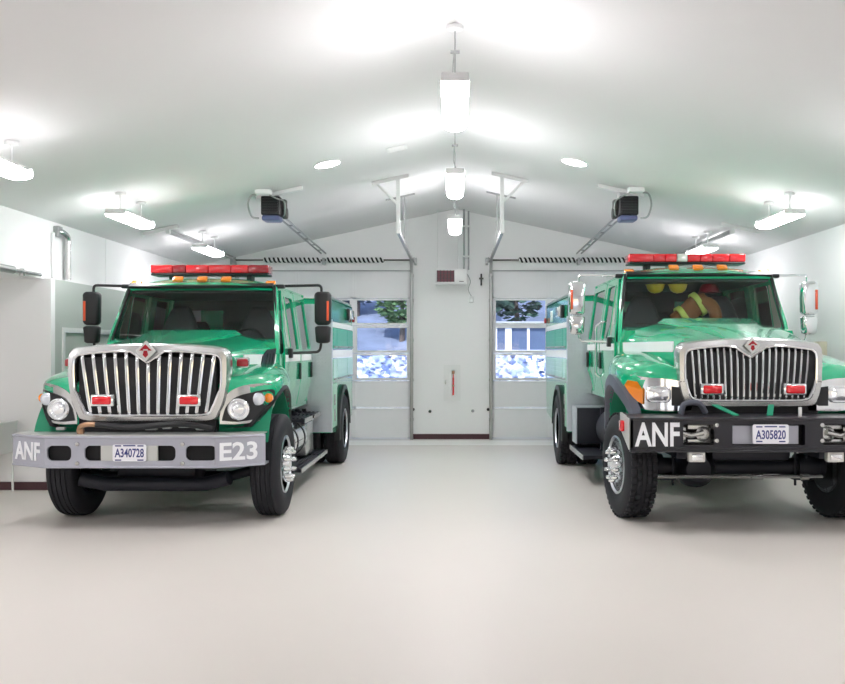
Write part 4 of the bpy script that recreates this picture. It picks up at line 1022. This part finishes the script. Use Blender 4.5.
rr = [[Vector((x * k, y * k, z)) for x, y in rrect(0, 0, 1.12, .62, .05, 4)] for z, k in ((.50, .93), (.53, .95), (.88, 1.0), (.90, 1.02), (.90, .94), (.86, .92), (.56, .86))]
a.loft(rr); a.build('basin', M['whitemetal'], T, ang=40)
for sx_ in (-1, 1):
    for sy in (-1, 1):
        b = MB(); b.tube([(sx_ * .51, sy * .25, 0), (sx_ * .50, sy * .25, .54)], [.014, .018], 8); b.build('leg', M['whitemetal'], T)
b = MB(); b.tube(bend([(0, .26, .9), (0, .26, 1.12), (0, .05, 1.12), (0, .05, 1.02)], .06), .014, 8); b.build('faucet', M['chrome'], T)
T = thing('control_box', (XR + .004, 12.7, 1.64), 'beige control box with a dark display on the right wall behind the mirror', 'control box')
a = MB(); a.box((-.06, 0, 0), (.12, .40, .56), .012); co = a.build('box', M['beigebox'], T)
b = MB(); b.box((-.125, 0, .14), (.02, .26, .17), .006); b.build('display', M['black'], co)
b = MB(); b.box((-.125, 0, -.12), (.015, .26, .2), .004); b.build('panel_door', M['joint'], co)
# joint trim on the left upper wall
g = MB(); g.span((XL, 13.42, ZA), (XL + .008, 13.45, zc(XL))); struct(g.build('trim_2', M['wall'], smooth=False))

# ------------------------------------------------------------------ engines
E1 = make_truck((-3.15, 9.72, 0), 'green fire engine with silver E23 bumper and black mirrors, parked on the left',
    dict(kind='A', lift=0.0, gw=.83, gz1=1.85, taper=.90, wb=0.0, wx=.10, wy=0.0, ww=.30, emb=.105, track=1.06, cab_rear=3.17, box_rear=5.86, rear_axle=4.48, gz0=1.055, glights=(-.455, .435), glz=1.285, bar_dz=.135, bar_y=1.78,
    mods=[(.28, 'red'), (.17, 'red_dark'), (.29, 'red'), (.29, 'red'), (.22, 'red'), (.26, 'red_dark')]))
E2 = make_truck((3.01, 9.66, 0), 'green fire engine with black bumper and chrome mirrors, parked on the right',
    dict(kind='B', lift=0.14, gw=.745, gz1=1.905, taper=.95, wb=.16, wx=-.01, wy=-.07, ww=.31, emb=.082, track=1.12, cab_rear=3.38, box_rear=6.5, rear_axle=4.42, gz0=1.21, glights=(-.40, .44), glz=1.40, bar_dz=.15, bar_y=1.95,
    mods=[(.32, 'red'), (.15, 'red'), (.15, 'red'), (.14, 'clear_mod'), (.16, 'red'), (.16, 'red'), (.22, 'red'), (.21, 'red')]))
# things carried in the cab of the right engine
def helmet(name, loc, m, label):
    T = thing(name, loc, label, 'helmet', None)
    a = MB(); a.lathe([(0, .13), (.06, .122), (.10, .09), (.122, .04), (.128, 0), (.12, 0), (.11, .04), (.09, .08), (.05, .108), (0, .115)], (0, 0, 0), 'Z', 24); a.build('shell', M[m], T)
    b = MB(); b.lathe([(.122, .006), (.140, -.004), (.141, -.010), (.12, -.004)], (0, -.01, 0), 'Z', 24); b.build('brim', M[m], T)
    c = MB(); c.tube([(-.012, -.13, .0), (-.012, -.09, .09), (-.012, 0, .128), (-.012, .09, .09), (-.012, .13, 0)], .010, 6); c.build('crest', M[m], T)
    return T
ex, ey = 3.01, 9.66
for x, lab in ((-.43, 'yellow helmet hung upside down in the right engine cab, nearer the aisle'), (-.14, 'yellow helmet hung upside down in the right engine cab, next to the coat')):
    h = helmet('helmet', (ex + x, ey + 1.75, 2.635), 'helmet_y', lab); h.rotation_euler = (PI, 0, 0); h.scale = (.9, .9, .8)
helmet('helmet', (ex + .27, ey + 1.78, 2.55), 'helmet_r', 'dark red helmet on top of the tan coat in the right engine cab')
T = thing('turnout_coat', (ex + .02, ey + 1.76, 1.97), 'tan turnout coat with lime tape hanging in the right engine cab', 'coat')
a = MB(); rr = []
for t, cx_, cz_, w, th in ((0, -.20, .12, .09, .05), (.1, -.17, .17, .12, .08), (.3, -.08, .28, .13, .10), (.5, .02, .36, .13, .11), (.7, .11, .42, .15, .11), (.85, .19, .46, .15, .10), (1, .25, .48, .11, .06)):
    d = Vector((.72, 0, .45)).normalized(); n = Vector((-d.z, 0, d.x))
    rr.append([Vector((cx_, 0, cz_)) + n * (u * 1.0) + Vector((0, v, 0)) + d * (.03 * math.sin(26 * u + t * 9)) + n * (.02 * math.sin(13 * t + 9 * v)) for u, v in rrect(0, 0, w * 2, th * 2, th * .9, 5)])
a.loft(rr); co = a.build('coat_body', M['coat'], T, ang=70)
for (cx_, cz_, w) in ((-.10, .26, .145), (.10, .42, .165)):
    b = MB(); d = Vector((.72, 0, .45)).normalized(); n = Vector((-d.z, 0, d.x)); rr = []
    for k in (-.035, .035): rr.append([Vector((cx_, 0, cz_)) + d * k + n * u + Vector((0, v, 0)) for u, v in rrect(0, 0, w * 2, .27, .12, 5)])
    b.loft(rr); b.build('reflective_band', M['lime'], co, ang=70)
b = MB(); b.tube(smooth_curve([(-.20, -.05, .22), (-.24, -.08, .10), (-.20, -.1, -.02), (-.15, -.06, -.12)], 10), [.05, .065, .07, .07, .075, .075, .07, .065, .06, .05], 10); b.build('sleeve', M['coat'], co)
b = MB(); b.tube(smooth_curve([(.10, -.06, .46), (.24, -.10, .40), (.30, -.12, .24), (.26, -.10, .06)], 10), [.06, .075, .085, .085, .08, .08, .075, .075, .07, .065], 10); b.build('sleeve', M['coat'], co)

# ------------------------------------------------------------------ outdoors
gm = mat('gravel', rgb(196, 192, 186), .9, noise_amt=.15, nscale=30)
g = MB(); g.span((-16, YN - 16, -.25), (16, YN - .2, -.02)); struct(g.build('ground', gm, smooth=False))
g = MB(); g.span((-16, YB + .3, -.25), (16, 27.6, -.02)); o = g.build('ground', gm, smooth=False); struct(o)
# rubble wall with real relief
st = bpy.data.materials.new('blue_white_rubble'); st.use_nodes = True; nt = st.node_tree; b = nt.nodes['Principled BSDF']; b.inputs['Roughness'].default_value = .85
tc = nt.nodes.new('ShaderNodeTexCoord'); vo = nt.nodes.new('ShaderNodeTexVoronoi'); vo.inputs['Scale'].default_value = 5.5
rp = nt.nodes.new('ShaderNodeValToRGB'); sp = nt.nodes.new('ShaderNodeSeparateColor')
rp.color_ramp.elements[0].color = rgb(96, 112, 160); rp.color_ramp.elements[1].color = rgb(232, 234, 240)
e = rp.color_ramp.elements.new(.45); e.color = rgb(164, 176, 206)
nt.links.new(tc.outputs['Object'], vo.inputs['Vector']); nt.links.new(vo.outputs['Color'], sp.inputs[0]); nt.links.new(sp.outputs[0], rp.inputs[0]); nt.links.new(rp.outputs[0], b.inputs['Base Color'])
vs = []; NX, NZ = 300, 36; W_, H_ = 24.0, 1.75
for j in range(NZ + 1):
    for i in range(NX + 1):
        p = Vector((-W_ / 2 + W_ * i / NX, 0, H_ * j / NZ)); d, _ = noise.voronoi(p * 5.5)
        edge = min(1, (d[1] - d[0]) * 3); vs.append((p.x, -.22 * edge ** .5 + .5 * (j / NZ), p.z * (1 + 0.12 * noise.noise(p * .5)) + (.15 * noise.noise(Vector((p.x * 1.2, 0, 5))) if j == NZ else 0)))
fs = []
for j in range(NZ):
    for i in range(NX): a = j * (NX + 1) + i; fs.append((a, a + 1, a + NX + 2, a + NX + 1))
nb = len(vs); vs += [(-W_ / 2, 1.5, 0), (W_ / 2, 1.5, 0), (W_ / 2, 1.5, H_), (-W_ / 2, 1.5, H_)]
fs += [(nb, nb + 1, nb + 2, nb + 3)]
g = MB(); g.add(vs, fs); o = g.build('rubble_wall', st, loc=(0, 25.6, -.02), ang=80); tag(o, 'blue and white rubble stone wall outside, seen through the door windows', 'wall')
bk = mat('dry_bank', rgb(112, 120, 140), .95, noise_amt=.6, nscale=1.1)
g = MB(); rows = []
for y, z in ((26.6, 1.55), (28.5, 2.0), (31, 2.6), (36, 4.2), (44, 7.5)):
    rows.append([(x, y, z + .25 * noise.noise(Vector((x * .4, y * .3, 1)))) for x in [-22 + k * .9 for k in range(50)]])
g.loft(rows, closed=False, cap=False); o = g.build('hillside', bk); struct(o)
bark = mat('bark', rgb(92, 80, 74), .9, noise_amt=.2); 
lv = [mat('leaf_dark', rgb(62, 86, 74), .8, noise_amt=.35, nscale=3), mat('leaf_blue', rgb(84, 100, 116), .8, noise_amt=.35, nscale=3), mat('leaf_green', rgb(96, 128, 84), .8, noise_amt=.3, nscale=3)]
def tree(x, y, z, h, w, k, label):
    T = thing('tree', (x, y, z), label, 'tree', 'trees on the bank outside')
    t = MB(); t.tube([(0, 0, -.3), (.05, 0, h * .3), (0, .05, h * .6)], [.1, .08, .05], 8); t.build('trunk', bark, T)
    c = MB(); rnd = random.Random(int(x * 31 + y))
    for i in range(650):
        a = rnd.uniform(0, 2 * PI); q = math.acos(rnd.uniform(-1, 1)); r = rnd.uniform(.45, 1) ** .6
        p = Vector((math.sin(q) * math.cos(a) * w * r, math.sin(q) * math.sin(a) * w * r * .8, h * .62 + math.cos(q) * h * .42 * r))
        m = Matrix.Rotation(rnd.uniform(0, 6), 3, 'Z') @ Matrix.Rotation(rnd.uniform(-1.2, 1.2), 3, 'X'); s = rnd.uniform(.1, .2)
        c.add([p + m @ Vector(v) * s for v in ((-1, 0, 0), (0, -.6, .12), (1, 0, 0), (0, .6, .12))], [(0, 1, 2, 3)])
    c.build('foliage', lv[k], T, smooth=False, recalc=False)
for i, (x, y, z, h, w, k, lab) in enumerate(((-5.4, 29.5, 2.2, 2.6, .95, 1, 'blue-grey bushy tree outside, farthest left through the left door'), (-3.6, 32.5, 2.9, 2.4, 1.0, 1, 'blue-grey tree outside the left door, beside the green one'), (-1.75, 29.0, 2.1, 2.4, .95, 2, 'green tree outside, at the right edge of the left door windows'), (.3, 31, 2.5, 3.0, 1.0, 0, 'dark tree outside behind the middle wall'), (2.0, 29.3, 2.15, 2.6, .95, 0, 'dark tree outside above the house post, left in the right door'), (3.95, 31, 2.5, 2.8, .95, 0, 'dark tree outside, second from left through the right door'), (5.9, 29.3, 2.15, 2.4, .95, 1, 'blue-grey tree outside, rightmost through the right door'))):
    tree(x, y, z, h, w, k, lab)
T = thing('shed', (2.35, 27.4, 1.35), 'pale low shed with three dark windows outside the right door', 'shed')
a = MB(); a.plate([(-1.15, 0), (1.1, 0), (1.1, 1.25), (-1.15, 1.25)], [[(p, .45), (q, .45), (q, 1.15), (p, 1.15)] for p, q in ((-1.05, -.80), (-.60, -.12), (-.04, .48))], lambda u, v, d: (u, d, v), .12); a.span((-1.15, .12, 0), (-1.03, 1.2, 1.25)); a.span((.98, .12, 0), (1.1, 1.2, 1.25))
wo = a.build('shed_wall', mat('pale_render', rgb(226, 226, 232), .8, noise_amt=.05), T, smooth=False)
dpm = mat('dark_pane', rgb(92, 104, 130), .15, noise_amt=.1)
for p, q in ((-1.05, -.80), (-.60, -.12), (-.04, .48)):
    b = MB(); b.span((p, .05, .45), (q, .07, 1.15)); b.build('shed_window', dpm, wo, smooth=False)
b = MB(); b.span((-1.3, -.15, 1.25), (1.25, 1.3, 1.33)); b.build('shed_roof', M['joint'], T, smooth=False)

# ------------------------------------------------------------------ light and camera
w = bpy.data.worlds.new('world'); S.world = w; w.use_nodes = True; nt = w.node_tree
bg = nt.nodes['Background']; sk = nt.nodes.new('ShaderNodeTexSky'); sk.sky_type = 'NISHITA'; sk.sun_disc = False; sk.sun_elevation = math.radians(48); sk.sun_rotation = math.radians(180)
nt.links.new(sk.outputs[0], bg.inputs[0]); bg.inputs[1].default_value = 0.20
sun = bpy.data.lights.new('sun', 'SUN'); sun.energy = 2.6; sun.angle = .01; sun.color = (1, .98, .96); so = bpy.data.objects.new('sun', sun); COL.objects.link(so); so.rotation_euler = (math.radians(44), 0, math.radians(-15))
F = 886.0
cam = bpy.data.cameras.new('camera'); cam.sensor_fit = 'HORIZONTAL'; cam.sensor_width = 36; cam.lens = F / 845 * 36
cam.shift_x = -(455 - 422.5) / 845; cam.shift_y = (350 - 342) / 845; cam.clip_end = 300
co = bpy.data.objects.new('camera', cam); COL.objects.link(co); co.location = (0, 0, 1.8); co.rotation_euler = (PI / 2, 0, 0); S.camera = co
S.view_settings.view_transform = 'Standard'; S.view_settings.look = 'None'; S.view_settings.gamma = 1; S.view_settings.use_curve_mapping = False
S.view_settings.exposure = EXPO
S.cycles.use_denoising = True
S.cycles.max_bounces = 10; S.cycles.diffuse_bounces = 6; S.cycles.glossy_bounces = 5; S.cycles.transparent_max_bounces = 16
S.cycles.sample_clamp_indirect = 6.0
